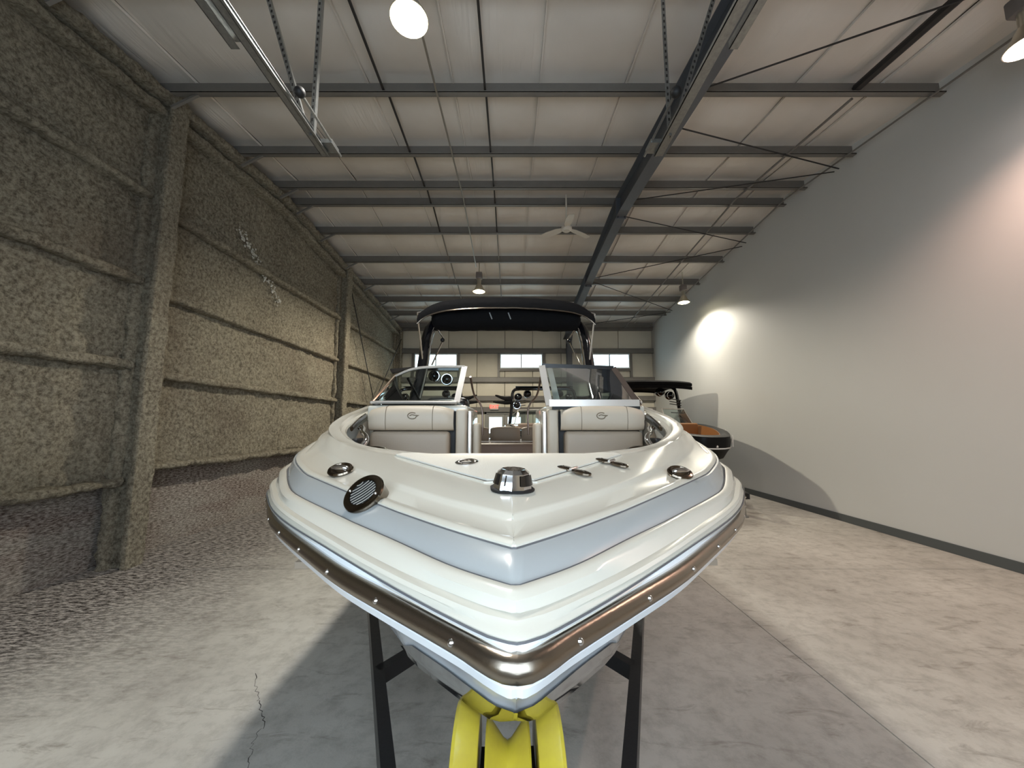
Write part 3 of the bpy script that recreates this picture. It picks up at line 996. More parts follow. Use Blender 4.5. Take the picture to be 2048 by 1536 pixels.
hull = MB().grid([full(offset(RAIL, -.004, -.012)), full(offset(RAIL, .001, -.028)), full(offset(RAIL, -.004, -.044)), full([q + Vector((0, .02, -.028)) for q in offset(RAIL, -.028, -.03)])] + [full([Vector((max(q.x - .02, 0), q.y + .02, q.z - .02 * (1 - s_))) for q in hull_row(s_)]) for s_ in (.1, .2, .3, .4, .5, .55, .62, .75, .9, 1.0)]).build('hull', 'hull_white', boat, angle=28)
# transom
tr = [Vector((0, 6.8, .58)), Vector((1.16, 6.8, .82)), Vector((1.28, 6.8, 1.3)), Vector((1.2, 6.8, 1.42))]
MB().grid([[Vector((-p.x, p.y, p.z)) for p in tr], tr]).build('transom', 'hull_white', boat)
# bow plate
rows = []
for s_ in (.34, .45, .55, .65, .75, .85, .95, 1.0):
    r_ = []
    for k in range(13):
        lim = 17 - 7 * abs(s_ - .55) / .45
        f = k / 12 * lim
        i = int(f)
        row = hull_row(s_, n=30)
        q = row[i].lerp(row[i + 1], f - i)
        q = Vector((max(q.x - .02, 0), q.y + .02, q.z - .02 * (1 - s_)))
        r_.append(q + Vector((.0035 if k else 0, -.005, -.002)))
    rows.append([Vector((-p.x, p.y, p.z)) for p in r_[:0:-1]] + r_)
bow_plate = MB().grid(rows).build('bow_plate', 'chrome', boat, angle=60)

# ---- deck fittings
def lid_rows(grow, lift):
    rows = []
    tab = [(.625, .075), (.78, .215), (1.06, .49), (1.09, .47)]
    vs = [.625, .66, .70, .74, .78, .83, .88, .93, .98, 1.03, 1.06, 1.09]
    v0, v1 = vs[0] - grow, vs[-1] + grow
    for j, v in enumerate(vs):
        vv = v0 + (v - vs[0]) / (vs[-1] - vs[0]) * (v1 - v0)
        hw = interp(tab, v) + grow
        r = []
        for k in range(15):
            u = hw * (k / 7 - 1)
            p, n = deck_at(u, vv)
            r.append(p + Vector((0, 0, lift)))
        rows.append(r)
    return rows
def slab_from(rows, th, name, m, parent, angle=30):
    mb = MB().grid(rows)
    edge = rows[0] + [r[-1] for r in rows[1:]] + rows[-1][::-1][1:] + [r[0] for r in rows[::-1][1:-1]]
    mb.grid([edge + [edge[0]], [p - Vector((0, 0, th)) for p in edge + [edge[0]]]])
    return mb.build(name, m, parent, angle=angle)
slab_from(lid_rows(.010, .004), .01, 'hatch_gutter', 'gelcoat_cream', boat)
slab_from(lid_rows(.004, .0045), .01, 'hatch_gap', 'seam_dark', boat)
hatch = slab_from(lid_rows(0, .010), .008, 'hatch_lid', 'nonskid', boat)
# navigation light
mt = seat_frame(.004, .535)
nav = MB().lathe([(.064, -.004), (.066, .004), (.060, .008)], 28, mt, .82).build('navigation_light', 'black_rubber', boat)
MB().lathe([(.060, .006), (.058, .018), (.053, .038), (.050, .050), (.036, .060), (.030, .059), (.0001, .050)], 10, mt @ Matrix.Rotation(R(18), 4, 'Z'), .82).build('housing', 'chrome', nav, angle=15)
for sg in (1, -1):
    rows = []
    for z_, rr in ((.019, .0590), (.030, .0562), (.040, .0535), (.048, .0515)):
        rows.append([mt @ Vector(((rr) * math.cos(a), (rr) * math.sin(a) * .82, z_)) for a in [R(90 + sg * (22 + 10 * k)) for k in range(7)]])
    MB().grid(rows).build('lens', 'nav_lens', nav)
# pop-up cleats
for u, v in ((-.672, .945), (.672, .905)):
    sg = 1 if u > 0 else -1
    mt = seat_frame(u, v, fwd=(0, 1, 0), nrm=(sg * .12, -.50, .85), lift=.014) @ Matrix.Rotation(R(sg * 16), 4, 'Z')
    cl = MB().lathe([(.030, -.045), (.044, -.008), (.048, .004), (.044, .010), (.036, .0115), (.033, .008), (.0001, .007)], 28, mt @ Matrix.Diagonal((1.12, .86, 1, 1))).build('cleat', 'dark_chrome', boat)
    MB().lathe([(.030, .006), (.030, .015), (.024, .020), (.0001, .0215)], 24, mt @ Matrix.Diagonal((1.35, .42, 1, 1))).build('cleat_bar', 'chrome', cl)
# horn grille
mt = seat_frame(-.445, .617, fwd=(-.7, -.7, 0), nrm=(-.30, -.68, .67), lift=.026)
horn = MB().lathe([(.055, -.075), (.062, -.012), (.066, .0), (.064, .006), (.058, .008), (.044, .008), (.044, .004), (.0001, .002)], 40, mt).build('horn_grille', 'dark_chrome', boat)
MB().lathe([(.0435, .0030), (.0435, .0050), (.0001, .0052)], 32, mt).build('recess', 'black_rubber', horn)
for k in range(9):
    y = (k - 4) * .0104
    hw = math.sqrt(max(.0435 ** 2 - y * y, 0)) - .002
    mm = mt @ Matrix.Rotation(R(78), 4, 'Z')
    sl = MB()
    nn = mm.to_3x3() @ Vector((0, 0, 1))
    pts = [mm @ Vector((-hw + 2 * hw * j / 6, y + .004 * math.sin(math.pi * j / 6), .0062)) for j in range(7)]
    side = mm.to_3x3() @ Vector((0, 1, 0))
    sl.grid([[p - side * .0015, p - side * .0015 + nn * .0008, p + side * .0015 + nn * .0008, p + side * .0015] for p in pts])
    sl.build('slat', 'frame_alu', horn)
for a in (30, 210):
    MB().ball(mt @ Vector((.051 * math.cos(R(a)), .051 * math.sin(R(a)), .008)), .005, 10).build('screw', 'chrome', horn)
# round hatch latch
mt = seat_frame(-.165, .88, lift=.010)
lt = MB().lathe([(.045, -.002), (.045, .003), (.038, .006), (.030, .005), (.028, .002), (.0001, .002)], 28, mt @ Matrix.Diagonal((1.0, 1.15, 1, 1))).build('hatch_latch', 'chrome', boat)
MB().rbox((-.020, -.012, .002), (.020, .012, .008), .003, 2, mt).build('latch_paddle', 'dark_chrome', lt)
# hatch hinges
for u, v in ((.228, .765), (.405, .905)):
    mt = seat_frame(u, v, fwd=(.72, -.62, 0), lift=.010) @ Matrix.Rotation(R(90 - 6), 4, 'Z')
    hg = MB().tube([mt @ Vector((0, -.02, .006)), mt @ Vector((0, .02, .006))], .006, 10).build('hinge', 'chrome', boat)
    for sg in (1, -1):
        MB().lathe([(.034, -.004), (.034, .002), (.026, .0045), (.0001, .005)], 22, mt @ Matrix.Translation((sg * .036, 0, 0)) @ Matrix.Diagonal((1.05, .62, 1, 1))).build('hinge_leaf', 'dark_chrome', hg)
        MB().ball(mt @ Vector((sg * .046, 0, .005)), .006, 8, (1, 1, .6)).build('screw', 'chrome', hg)

# ---- bow cockpit
MB().box((-1.0, 1.25, 1.03), (1.0, 2.25, 1.06)).build('cockpit_sole', 'vinyl_taupe', boat, smooth=False)
MB().box((-1.1, 2.25, .95), (1.1, 6.7, .98)).build('main_sole', 'vinyl_brown', boat, smooth=False)
def emblem(parent, u, v, z, sc):
    pts = [(u + sc * math.cos(R(a)) * 1.25, v, z + sc * math.sin(R(a)) * .85) for a in range(50, 330, 14)]
    pts += [(u + sc * 1.0, v, z - sc * .25), (u + sc * 1.75, v, z + sc * .05), (u + sc * .55, v, z + sc * .12), (u - sc * .1, v, z + sc * .28), (u - sc * .75, v, z + sc * .0)]
    MB().tube(pts, .0035, 6).build('stitched_emblem', 'stitch', parent)
for sg in (-1, 1):
    def U(a, b):
        return (min(sg * a, sg * b), max(sg * a, sg * b))
    def bx(name, a, b, v0, v1, z0, z1, m, r=.015, parent=boat, seg=3):
        u0, u1 = U(a, b)
        return MB().rbox((u0, v0, z0), (u1, v1, z1), r, seg).build(name, m, parent)
    # console behind the seat
    con = bx('console', .30, 1.06, 2.24, 3.25, .96, 1.845, 'gelcoat_cream', .02)
    bx('console_dash', .42, 1.02, 2.42, 3.1, 1.84, 1.90, 'black_plastic', .03, con)
    bx('seat_recess', .375, .985, 2.17, 2.245, 1.05, 1.80, 'black_rubber', .01, con)
    bx('end_pad', .295, .372, 2.10, 2.25, 1.05, 1.812, 'vinyl_beige', .018, con)
    bx('corner_trim', .262, .292, 2.16, 2.26, 1.0, 1.80, 'frame_alu', .008, con)
    bx('walkway_pad', .205, .258, 2.20, 2.42, 1.0, 1.712, 'vinyl_beige', .022, con)
    # seat
    st = bx('bow_seat', .40, .97, 1.55, 2.16, 1.06, 1.30, 'vinyl_taupe', .04)
    # upper cushion with a crowned top
    rows = []
    n = 24
    for j, (dv, zz, ins) in enumerate([(.10, 0, .0), (.02, .004, .004), (0.0, .02, 0), (-.012, .06, 0), (-.012, .12, 0), (.0, .155, .004), (.025, .176, .012), (.06, .182, .02), (.10, .176, .03)]):
        r = []
        for k in range(n + 1):
            t = k / n * 2 - 1
            crown = -.030 * abs(t) ** 4 * (zz / .18)
            bulge = -.012 * (1 - abs(t) ** 6)
            uu = .385 + (.99 - .385) * (k / n)
            uu = .6875 + (uu - .6875) * (1 - ins)
            r.append(Vector((sg * uu, 2.075 + dv + bulge + .02 * abs(t) ** 8, 1.655 + zz + crown)))
        rows.append(r)
    up = MB().grid(rows).build('upper_backrest', 'vinyl_beige', st, angle=60)
    for uu in (.53, .86):
        MB().tube([(sg * uu, 2.064, 1.66), (sg * uu, 2.050, 1.72), (sg * uu, 2.052, 1.78), (sg * uu, 2.07, 1.825), (sg * uu, 2.12, 1.835)], .0022, 5).build('seam', 'stitch', up)
    emblem(up, sg * .67, 2.047, 1.762, .026)
    bx('lower_backrest', .412, .975, 2.065, 2.18, 1.18, 1.652, 'vinyl_taupe', .03, st)
    # side padding, armrest, cup and grab rail
    rows = []
    for z0, dz in ((1.08, 0), (1.3, .0), (1, 1)):
        r = []
        for k in range(9):
            v = 1.58 + .62 * k / 8
            e = interp([(1.2, .30), (1.33, .65), (1.5, .83), (1.75, 1.0), (2.05, 1.06), (2.6, 1.085)], v) - .05
            top = interp([(1.5, 1.50), (1.75, 1.60), (2.05, 1.71), (2.3, 1.77)], v)
            r.append(Vector((sg * e, v, top if dz else z0)))
        rows.append(r)
    MB().grid(rows).build('side_pad', 'vinyl_beige', boat)
    gl = [(sg * .85, 1.62, 1.575), (sg * .84, 1.65, 1.605), (sg * .865, 1.71, 1.630), (sg * .92, 1.80, 1.648), (sg * .955, 1.90, 1.672), (sg * .985, 1.95, 1.685)]
    gr = MB().tube(spline(gl, 18), .016, 12).build('grab_rail', 'chrome', boat)
    for p in (gl[0], gl[-1]):
        MB().lathe([(.028, -.012), (.028, .0), (.018, .008), (.0001, .009)], 16, Matrix.Translation(Vector(p) + Vector((0, 0, -.008)))).build('rail_foot', 'chrome', gr)
    MB().rbox((U(.91, .955)[0], 1.70, 1.52), (U(.91, .955)[1], 1.86, 1.615), .015, 3).build('rail_pocket', 'black_rubber', boat)
    # chromed side trim on the coaming
    tl = [(sg * 1.01, 1.85, 1.675), (sg * 1.035, 1.98, 1.705), (sg * 1.055, 2.12, 1.74), (sg * 1.062, 2.22, 1.765)]
    MB().tube(spline(tl, 12), .020, 10, sx=.5).build('coaming_trim', 'dark_chrome', boat)
    # speaker pod
    MB().ball((sg * .75, 1.55, 1.52), .10, 20, (1.0, .9, .62)).build('speaker_pod', 'dark_chrome', boat)

# ---- windshield
def pane(poly_b, poly_t, name, parent, th=.005):
    rows = [[a.lerp(b, t) for a, b in zip(poly_b, poly_t)] for t in (0, .33, .66, 1)]
    o = MB().grid(rows).build(name, 'windshield_glass', parent)
    return o
ws_root = {}
for sg in (-1, 1):
    b = [Vector((sg * u, v, z)) for u, v, z in spline([(.385, 2.25, 1.868), (.7, 2.24, 1.868), (1.04, 2.27, 1.868)], 14)]
    t = [Vector((sg * u, v, z)) for u, v, z in spline([(.350, 2.45, 2.175), (.59, 2.45, 2.173), (.785, 2.47, 2.156), (.94, 2.52, 2.102)], 14)]
    fr = MB().tube(b, .013, 8, sx=1.6).build('windshield_frame', 'frame_alu', boat)
    MB().tube(t, .012, 8).build('top_rail', 'frame_brown' if sg > 0 else 'frame_alu', fr)
    MB().beam(b[0], t[0], .045, .016, up=(0, -1, 0)).build('inner_post', 'frame_alu', fr, smooth=False)
    MB().tube([b[-1], t[-1]], .013, 8).build('corner_post', 'dark_chrome', fr)
    pane(b, t, 'glass', fr)
    b2 = [Vector((sg * u, v, z)) for u, v, z in spline([(1.04, 2.27, 1.868), (1.13, 2.7, 1.868), (1.18, 3.5, 1.86)], 10)]
    t2 = [Vector((sg * u, v, z)) for u, v, z in spline([(.94, 2.52, 2.102), (1.06, 3.0, 2.06), (1.13, 3.6, 1.93)], 10)]
    MB().tube(t2, .012, 8).build('side_rail', 'black_plastic', fr)
    MB().tube(b2, .012, 8).build('side_sill', 'black_plastic', fr)
    pane(b2, t2, 'side_glass', fr)
    MB().beam((sg * .86, 2.62, 2.10), (sg * .80, 2.95, 1.88), .02, .012).build('support_strut', 'black_plastic', fr, smooth=False)
MB().add([(-1.0, 2.62, 2.145), (-.80, 2.60, 2.198), (-1.06, 2.75, 2.20), (-1.0, 2.66, 2.14), (-.80, 2.66, 2.195), (-1.06, 2.80, 2.195)], [(0, 1, 2), (3, 5, 4), (0, 1, 4, 3), (1, 2, 5, 4), (2, 0, 3, 5)]).build('visor_corner', 'black_plastic', boat)
# centre panel swung open against the starboard glass
cb = [Vector((.305, 2.10, 1.835)), Vector((.975, 2.13, 1.838))]
ct = [Vector((.272, 2.29, 2.16)), Vector((.850, 2.33, 2.15))]
cp = MB().beam(cb[0] + Vector((0, 0, .02)), cb[1] + Vector((0, 0, .02)), .016, .05).build('centre_windshield', 'frame_alu', boat, smooth=False)
MB().beam(ct[0], ct[1], .018, .032).build('top_rail', 'black_plastic', cp, smooth=False)
MB().beam(cb[0], ct[0], .05, .016, up=(0, -1, 0)).build('hinge_post', 'frame_alu', cp, smooth=False)
MB().beam(cb[1], ct[1], .04, .016, up=(0, -1, 0)).build('latch_post', 'frame_brown', cp, smooth=False)
MB().beam(cb[0] + Vector((.02, -.005, -.016)), cb[1] + Vector((0, -.005, -.016)), .02, .022).build('seal', 'black_rubber', cp, smooth=False)
pane([cb[0].lerp(cb[1], k / 5) for k in range(6)], [ct[0].lerp(ct[1], k / 5) for k in range(6)], 'glass', cp)
# hanging cables in the walkway
for pts in ([(-.33, 2.75, 2.13), (-.31, 2.95, 1.98), (-.24, 3.0, 1.86), (-.23, 3.0, 1.60)], [(.31, 2.75, 2.13), (.29, 2.95, 1.98), (.21, 3.0, 1.86), (.21, 3.0, 1.60)]):
    MB().tube(spline(pts, 16), .010, 8).build('grab_pole', 'frame_brown', boat)

# ---- main cockpit
hs = MB().rbox((-.86, 3.30, 1.30), (-.40, 3.52, 1.985), .07, 4).build('helm_seat', 'black_plastic', boat)
MB().rbox((-.86, 2.95, 1.30), (-.40, 3.45, 1.42), .05, 3).build('seat_base', 'vinyl_taupe', hs)
rs = MB().rbox((-1.0, 4.45, 1.0), (1.0, 5.15, 1.44), .05, 3).build('rear_bench', 'vinyl_brown', boat)
for a, b_ in ((-.235, .215), (.235, .70), (-.72, -.255)):
    rows = []
    for dv, zz, ins in [(.12, 0, .02), (.01, .01, .0), (0, .04, 0), (0, .17, 0), (.015, .205, .01), (.05, .22, .03), (.12, .215, .05)]:
        r = []
        for k in range(15):
            t_ = k / 7 - 1
            uu = (a + b_) / 2 + (b_ - a) / 2 * t_ * (1 - ins)
            r.append(Vector((uu, 4.98 + dv + .02 * abs(t_) ** 6, 1.45 + zz - .025 * abs(t_) ** 4 * zz / .22)))
        rows.append(r)
    bk = MB().grid(rows).build('bench_backrest', 'vinyl_taupe', rs, angle=60)
emblem(rs, .46, 4.965, 1.59, .03)
MB().rbox((-1.0, 5.10, .98), (1.0, 5.3, 1.42), .02, 2).build('engine_cover', 'gelcoat_cream', boat)

# ---- tower and canopy
tw = bpy.data.objects.new('tower', None)
C.objects.link(tw)
tw.parent = boat
for sg in (-1, 1):
    lp = spline([(sg * 1.05, 3.55, 1.84), (sg * .99, 3.72, 2.30), (sg * .955, 3.80, 2.72), (sg * .90, 3.86, 2.90), (sg * .74, 3.92, 2.99), (sg * .3, 3.98, 3.03), (0, 4.0, 3.035)], 40)
    MB().tube(lp, .068, 14, sx=.8).build('tower_leg', 'tower_black', tw)
    MB().tube([p + Vector((-sg * .058, -.05, 0)) for p in lp[:24]], .010, 8).build('tower_pipe', 'chrome', tw)
    MB().tube(spline([(sg * 1.03, 3.60, 2.985), (sg * 1.00, 3.68, 2.65), (sg * .965, 3.74, 2.28)], 12), .012, 8).build('canopy_strut', 'chrome', tw)
    MB().tube([(sg * 1.03, 3.60, 2.985), (sg * .82, 3.60, 3.02)], .011, 8).build('strut_arm', 'chrome', tw)
    MB().tube([(sg * .84, 3.75, 2.86), (sg * .78, 3.95, 2.76), (sg * .91, 3.9, 2.42)], .010, 8).build('fold_strut', 'chrome', tw)
    MB().ball((sg * .79, 3.93, 2.74), .028, 12).build('strut_knob', 'black_plastic', tw)
sp = [(-.90, 4.05, 2.30), (-.74, 4.05, 2.26)]
MB().beam((-1.0, 4.05, 2.40), (-.6, 4.05, 2.40), .06, .05).build('speaker_bar', 'tower_black', tw, smooth=False)
for p in sp:
    s_ = MB().ball(p, .075, 18, (1, 1.2, 1)).build('tower_speaker', 'black_gloss', tw)
    MB().tube([Vector(p) + Vector((.066 * math.cos(R(a)), -.045, .066 * math.sin(R(a)))) for a in range(0, 360, 20)], .007, 6, closed=True).build('speaker_ring', 'chrome', s_)
rows = []
for v, dz, inset in ((3.56, -.035, .0), (3.545, .02, .0), (3.56, .075, .012), (3.62, .115, .03), (3.8, .15, .045), (4.1, .165, .05), (4.35, .165, .05), (4.5, .155, .05), (4.56, .135, .05)):
    r = []
    for k in range(41):
        t_ = k / 20 - 1
        a = abs(t_)
        z = 2.985 + dz + .085 * (1 - a ** 2) - (.10 if v < 3.9 else .04) * a ** 9
        uu = (1.03 - inset) * math.copysign(a ** .92, t_)
        r.append(Vector((uu, v + .03 * a ** 3, z + .006 * noise.noise(Vector((uu * 6, v * 4, 1))))))
    rows.append(r)
can = MB().grid(rows).build('canopy', 'black_canvas', boat, angle=60)
MB().tube([p + Vector((0, -.006, .0)) for p in rows[0]], .009, 8).build('canopy_bow', 'dark_chrome', can)
rows = []
for k in range(41):
    t_ = k / 20 - 1
    c = Vector((.90 * t_, 3.80, 2.955 + .03 * (1 - t_ * t_)))
    hh = .15 - .03 * abs(t_) ** 4 + .012 * noise.noise(Vector((t_ * 5, 0, 7)))
    rows.append([c + Vector((0, .14 * math.cos(a), hh * math.sin(a))) * (1 + .05 * noise.noise(Vector((t_ * 9, math.cos(a) * 2, math.sin(a) * 2)))) for a in [2 * math.pi * j / 18 for j in range(19)]])
for a_, f in ((0, .3), (40, .3)):
    c = sum(rows[a_][:-1], Vector()) / 18
    rows[a_] = [c + (p - c) * f for p in rows[a_]]
MB().grid(rows).build('canopy_boot', 'black_canvas', can, angle=70)
for u in (-.20, .02):
    MB().beam((u, 3.655, 3.01), (u + .03, 3.652, 2.93), .012, .004, up=(0, -1, 0)).build('strap', 'galvanised', can, smooth=False)
MB().lathe([(.02, 0), (.02, .05), (.03, .055), (.03, .085), (.02, .095), (.0001, .096)], 14, Matrix.Translation((.045, 4.1, 3.22))).build('anchor_light', 'black_plastic', can)

# ------------------------------------------------------------------ its trailer
tl = thing('boat_trailer', 'black trailer with yellow bow rollers under the cream boat', 'trailer', (0.008, 0.58, 0), 0.02)
for sg in (-1, 1):
    MB().beam((sg * .02, -.16, .47), (sg * .98, 2.25, .47), .05, .11).build('tongue_beam', 'trailer_black', tl, smooth=False)
    MB().beam((sg * .98, 2.20, .47), (sg * .98, 6.6, .47), .07, .13).build('side_beam', 'trailer_black', tl, smooth=False)
    MB().beam((sg * .63, 1.36, .49), (sg * .30, 1.80, .49), .05, .07).build('gusset', 'trailer_black', tl, smooth=False)
    MB().beam((sg * .45, 2.3, .64), (sg * .45, 6.4, .64), .09, .05).build('bunk', 'wood_bunk', tl, smooth=False)
    for v in (4.6, 5.45):
        wheel = MB().lathe([(.19, -.09), (.30, -.10), (.325, -.06), (.325, .06), (.30, .10), (.19, .09)], 26, Matrix.Translation((sg * 1.13, v, .325)) @ Matrix.Rotation(R(90), 4, 'Y')).build('wheel', 'tyre', tl)
        MB().lathe([(.19, -.05), (.19, .05), (.08, .06), (.0001, .06)], 20, Matrix.Translation((sg * 1.13, v, .325)) @ Matrix.Rotation(R(90), 4, 'Y')).build('rim', 'chrome', wheel)
    MB().rbox((min(sg * 1.0, sg * 1.26), 4.2, .70), (max(sg * 1.0, sg * 1.26), 5.85, .74), .015, 2).build('fender', 'trailer_black', tl)
for v in (2.35, 3.4, 4.9, 6.4):
    hw = min(.98, .02 + .4 * (v + .16))
    MB().beam((-hw, v, .45), (hw, v, .45), .07, .09).build('crossmember', 'trailer_black', tl, smooth=False)
for v in (2.6, 4.2, 6.0):
    for sg in (-1, 1):
        MB().beam((sg * .45, v, .45), (sg * .45, v, .58), .06, .06, up=(0, 1, 0)).build('bunk_bracket', 'trailer_black', tl, smooth=False)
MB().beam((0, -.5, .45), (0, .0, .45), .10, .09).build('coupler', 'trailer_black', tl, smooth=False)
MB().tube([(.10, -.12, .02), (.10, -.12, .60)], .03, 12).lathe([(.07, 0), (.07, .02), (.03, .025)], 16, Matrix.Translation((.10, -.12, 0))).build('tongue_jack', 'galvanised', tl)
MB().beam((0, .02, .44), (0, .20, .93), .08, .08, up=(0, -1, 0)).build('winch_post', 'trailer_black', tl, smooth=False)
RC = Vector((-.012, .215, 1.004))
rx = Matrix.Translation(RC) @ Matrix.Rotation(R(90), 4, 'Y')
MB().lathe([(.02, -.043), (.100, -.043), (.104, -.039), (.088, -.024), (.070, -.008), (.066, 0), (.070, .008), (.088, .024), (.104, .039), (.100, .043), (.02, .043)], 36, rx).build('bow_roller', 'roller_yellow', tl)
for sg in (-1, 1):
    MB().lathe([(.02, sg * .056), (.110, sg * .056), (.114, sg * .060), (.131, sg * .097), (.129, sg * .103), (.110, sg * .106), (.02, sg * .106)], 36, rx).build('outer_roller', 'roller_yellow', tl)
    MB().box((sg * .0495 - .004 + RC.x, RC.y - .045, RC.z - .14), (sg * .0495 + .004 + RC.x, RC.y + .04, RC.z + .04)).build('roller_bracket', 'trailer_black', tl, smooth=False)
MB().tube([RC + Vector((-.14, 0, 0)), RC + Vector((.14, 0, 0))], .014, 10).build('roller_axle', 'galvanised', tl)
MB().box((RC.x - .066, RC.y - .045, RC.z - .15), (RC.x + .066, RC.y + .04, RC.z - .135)).build('bracket_base', 'trailer_black', tl, smooth=False)
hk = MB().tube(spline([RC + Vector((.0, -.128, .005)), RC + Vector((-.018, -.118, .03)), RC + Vector((.0, -.106, .045)), RC + Vector((.02, -.112, .03)), RC + Vector((.024, -.13, .0))], 16), .008, 8).build('winch_hook', 'galvanised', tl)
MB().tube([RC + Vector((.0, -.13, .0)), RC + Vector((0.0, -.20, -.10))], .012, 8).build('strap', 'galvanised', hk)

# ------------------------------------------------------------------ the boats behind
def small_boat(label, tlabel, loc, rotz, hullm, accm, inm, bimini, group='towboats at the back'):
    bt = thing('towboat', label, 'boat', loc, rotz, group)
    rail_p = spline([(0, 0, 1.44), (.22, .01, 1.445), (.36, .12, 1.46), (.62, .55, 1.51), (.88, 1.1, 1.57), (1.10, 1.8, 1.63), (1.22, 2.6, 1.68), (1.24, 4.2, 1.68), (1.20, 6.2, 1.60)], 40)
    def ful(c):
        return [Vector((-p.x, p.y, p.z)) for p in c[:0:-1]] + list(c)
    def row(a, dzf, ins=0):
        return [Vector((p.x * a, p.y + ins * max(0, 1 - p.y), dzf(p))) for p in rail_p]
    MB().grid([ful(row(1.0, lambda p: p.z)), ful(row(1.02, lambda p: p.z - .10)), ful(row(1.0, lambda p: p.z - .22, .02))]).build('gunwale_band', hullm, bt)
    MB().grid([ful(row(1.0, lambda p: p.z - .22, .02)), ful(row(1.025, lambda p: p.z - .235, .02)), ful(row(.99, lambda p: p.z - .25, .03))]).build('hull_stripe', 'decal_white', bt)
    MB().grid([ful(row(.99, lambda p: p.z - .25, .03)), ful(row(.92, lambda p: 1.14 - .05 * min(p.y, 3), .10)), ful(row(.80, lambda p: 1.0 - .06 * min(p.y, 3), .20)), ful(row(.42, lambda p: .93 - .10 * min(p.y, 3), .35)), ful(row(0.0, lambda p: .90 - .11 * min(p.y, 3), .45))]).build('hull', accm, bt)
    inn = [Vector((p.x * .86, .27 + p.y * .955, p.z + .02)) for p in rail_p]
    MB().grid([ful(rail_p), ful([a.lerp(b_, .5) + Vector((0, 0, .03)) for a, b_ in zip(rail_p, inn)]), ful(inn)]).build('deck', hullm, bt)
    MB().grid([ful(inn), ful([Vector((p.x * .96, p.y + .02, p.z + .012)) for p in inn]), ful([Vector((p.x * .93, p.y + .05, p.z - .16)) for p in inn]), ful([Vector((p.x * .85, p.y + .05, 1.12)) for p in inn]), ful([Vector((0, p.y * .9 + .4, 1.10)) for p in inn])]).build('interior', inm, bt)
    MB().rbox((-.85, 2.15, 1.10), (-.20, 2.40, 1.74), .05, 3).build('seat_back', inm, bt)
    MB().rbox((.20, 2.15, 1.10), (.85, 2.40, 1.74), .05, 3).build('seat_back', inm, bt)
    MB().rbox((-.95, 5.2, 1.10), (.95, 5.5, 1.66), .06, 3).build('rear_seat', inm, bt)
    tp = [Vector((1.16, 6.2, 1.60)), Vector((1.0, 6.2, .75)), Vector((0, 6.2, .58))]
    MB().grid([tp, [Vector((-p.x, p.y, p.z)) for p in tp]]).build('transom', hullm, bt)
    for sg in (-1, 1):
        b_ = [Vector((sg * .14, 2.45, 1.70)), Vector((sg * .95, 2.62, 1.71)), Vector((sg * 1.14, 3.5, 1.70))]
        t_ = [Vector((sg * .14, 2.72, 2.14)), Vector((sg * .84, 2.86, 2.13)), Vector((sg * 1.05, 3.6, 1.95))]
        fr = MB().tube(b_, .016, 6).tube(t_, .016, 6).tube([b_[0], t_[0]], .016, 6).tube([b_[1], t_[1]], .014, 6).build('windshield_frame', 'frame_alu', bt)
        MB().grid([b_, t_]).build('glass', 'windshield_glass', fr)
        lg = spline([(sg * 1.10, 3.45, 1.66), (sg * 1.04, 3.50, 2.2), (sg * 1.0, 3.58, 2.70), (sg * .88, 3.66, 2.84), (sg * .4, 3.72, 2.86), (0, 3.72, 2.86)], 24)
        MB().tube(lg, .05, 10).build('tower_leg', 'tower_black', bt)
        for du, dz in ((.82, 2.58), (.52, 2.68), (.86, 2.32))[:2 if bimini else 3]:
            s_ = MB().ball((sg * du, 3.62, dz), .135, 16, (1, 1.25, 1)).build('tower_speaker', 'black_gloss', bt)
            MB().tube([Vector((sg * du + .115 * math.cos(R(a)), 3.53, dz + .115 * math.sin(R(a)))) for a in range(0, 360, 24)], .009, 6, closed=True).build('speaker_ring', 'chrome', s_)
        rk = MB().beam((sg * 1.03, 3.46, 2.22), (sg * 1.0, 3.36, 2.42), .03, .05).build('board_rack', 'black_plastic', bt, smooth=False)
        for dz in (0, .07, .15):
            MB().beam((sg * 1.02, 3.35, 2.26 + dz), (sg * .60, 3.15, 2.30 + dz), .05, .018).build('rack_fork', 'black_plastic', rk, smooth=False)
        if not bimini:
            wg = spline([(sg * 1.06, 3.45, 2.50), (sg * 1.25, 3.4, 2.52), (sg * 1.55, 3.32, 2.62)], 10)
            MB().tube(wg, [.09, .085, .075, .065, .055, .05, .045, .04, .035, .02], 10, sx=.5).tube(spline([(sg * 1.06, 3.45, 2.42), (sg * 1.3, 3.4, 2.39), (sg * 1.62, 3.34, 2.41)], 10), [.08, .075, .07, .06, .05, .045, .04, .035, .03, .02], 10, sx=.5).build('folded_rack', 'black_canvas', bt)
        MB().tube([(sg * .92, 2.95, 2.02), (sg * .5, 2.92, 2.04)], .012, 6).build('wiper', 'black_plastic', bt)
        MB().beam((sg * 1.0, 2.9, 1.74), (sg * 1.0, 2.9, 1.92), .06, .03).build('mirror_post', 'black_plastic', bt, smooth=False)
    # white graphic lines along the bow sides
    for sg in (-1, 1):
        for a, b_ in (((.54, .40, 1.47), (.33, .08, 1.25)), ((.54, .40, 1.47), (.72, .75, 1.32)), ((.97, 1.35, 1.57), (.82, .98, 1.36))):
            MB().tube([Vector((sg * a[0] * 1.06, a[1] - .03, a[2])), Vector((sg * b_[0] * 1.07, b_[1] - .03, b_[2]))], .012, 6).build('graphic_line', 'decal_white', bt)
    MB().rbox((.30, .13, 1.02), (.44, .16, 1.10), .01, 2, Matrix.Rotation(R(30), 4, 'Z') @ Matrix.Translation((-.75, .12, .05))).build('hull_badge', 'decal_white', bt)
    MB().ball((0, .02, 1.25), .03, 10).build('bow_eye', 'chrome', bt)
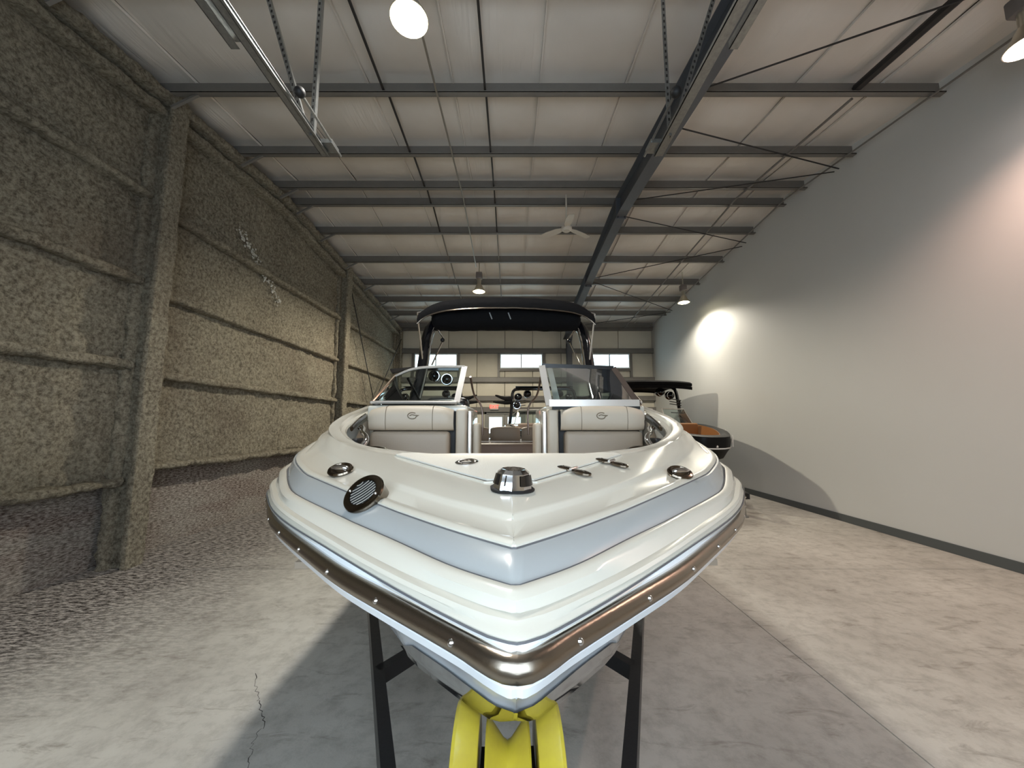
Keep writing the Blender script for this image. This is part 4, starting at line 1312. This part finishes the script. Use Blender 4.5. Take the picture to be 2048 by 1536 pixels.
    if bimini:
        rows = []
        for v, dz in ((2.75, -.10), (2.74, -.02), (2.85, .03), (3.4, .06), (4.2, .05), (4.7, .0), (4.75, -.05)):
            rows.append([Vector((1.06 * t, v, 2.92 + dz - .05 * abs(t) ** 3)) for t in [k / 10 - 1 for k in range(21)]])
        MB().grid(rows).build('bimini', 'black_canvas', bt, angle=60)
        MB().grid([[p - Vector((0, 0, .10)) for p in r] for r in rows]).build('bimini_lining', 'black_canvas', bt)
    else:
        rows = []
        for v, dz in ((3.3, 0), (3.5, .03), (3.9, .03), (4.1, 0)):
            rows.append([Vector((.9 * t, v, 2.90 + dz)) for t in [k / 10 - 1 for k in range(21)]])
        MB().grid(rows).build('tower_shelf', 'black_canvas', bt)
    tr_ = thing('towboat_trailer', tlabel, 'trailer', loc, rotz, group + ' trailers')
    for sg in (-1, 1):
        MB().beam((0, -.8, .42), (sg * .9, 1.6, .42), .07, .10).build('tongue_beam', 'trailer_black', tr_, smooth=False)
        MB().beam((sg * .9, 1.5, .42), (sg * .9, 6.0, .42), .07, .10).build('side_beam', 'trailer_black', tr_, smooth=False)
        MB().lathe([(.19, -.09), (.30, -.10), (.325, -.06), (.325, .06), (.30, .10), (.19, .09)], 22, Matrix.Translation((sg * 1.05, 4.4, .325)) @ Matrix.Rotation(R(90), 4, 'Y')).build('wheel', 'tyre', tr_)
        MB().beam((sg * .4, 2.0, .50), (sg * .4, 5.8, .50), .10, .06).build('bunk', 'wood_bunk', tr_, smooth=False)
    MB().tube([(.09, -.55, .02), (.09, -.55, .55)], .03, 12).lathe([(.07, 0), (.07, .02), (.03, .025)], 16, Matrix.Translation((.09, -.55, 0))).build('tongue_jack', 'galvanised', tr_)
    MB().beam((0, -.05, .42), (0, .12, .96), .08, .08, up=(0, -1, 0)).build('winch_post', 'trailer_black', tr_, smooth=False)
    return bt
small_boat('black towboat with tan interior and black canopy beside the partition wall', 'black trailer under the tan interior boat by the partition wall', (4.18, 7.6, 0), R(3), 'hull_black', 'hull_black', 'tan_vinyl', True)
small_boat('dark towboat with tower speakers seen through the open walkway', 'black trailer under the dark boat behind the open walkway', (1.02, 8.35, 0), R(0), 'hull_charcoal', 'hull_black', 'vinyl_brown', False)
small_boat('dark towboat with tower speakers seen through the left windshield', 'black trailer under the dark boat on the foam wall side', (-2.72, 8.35, 0), R(-1), 'hull_charcoal', 'hull_black', 'vinyl_brown', False)
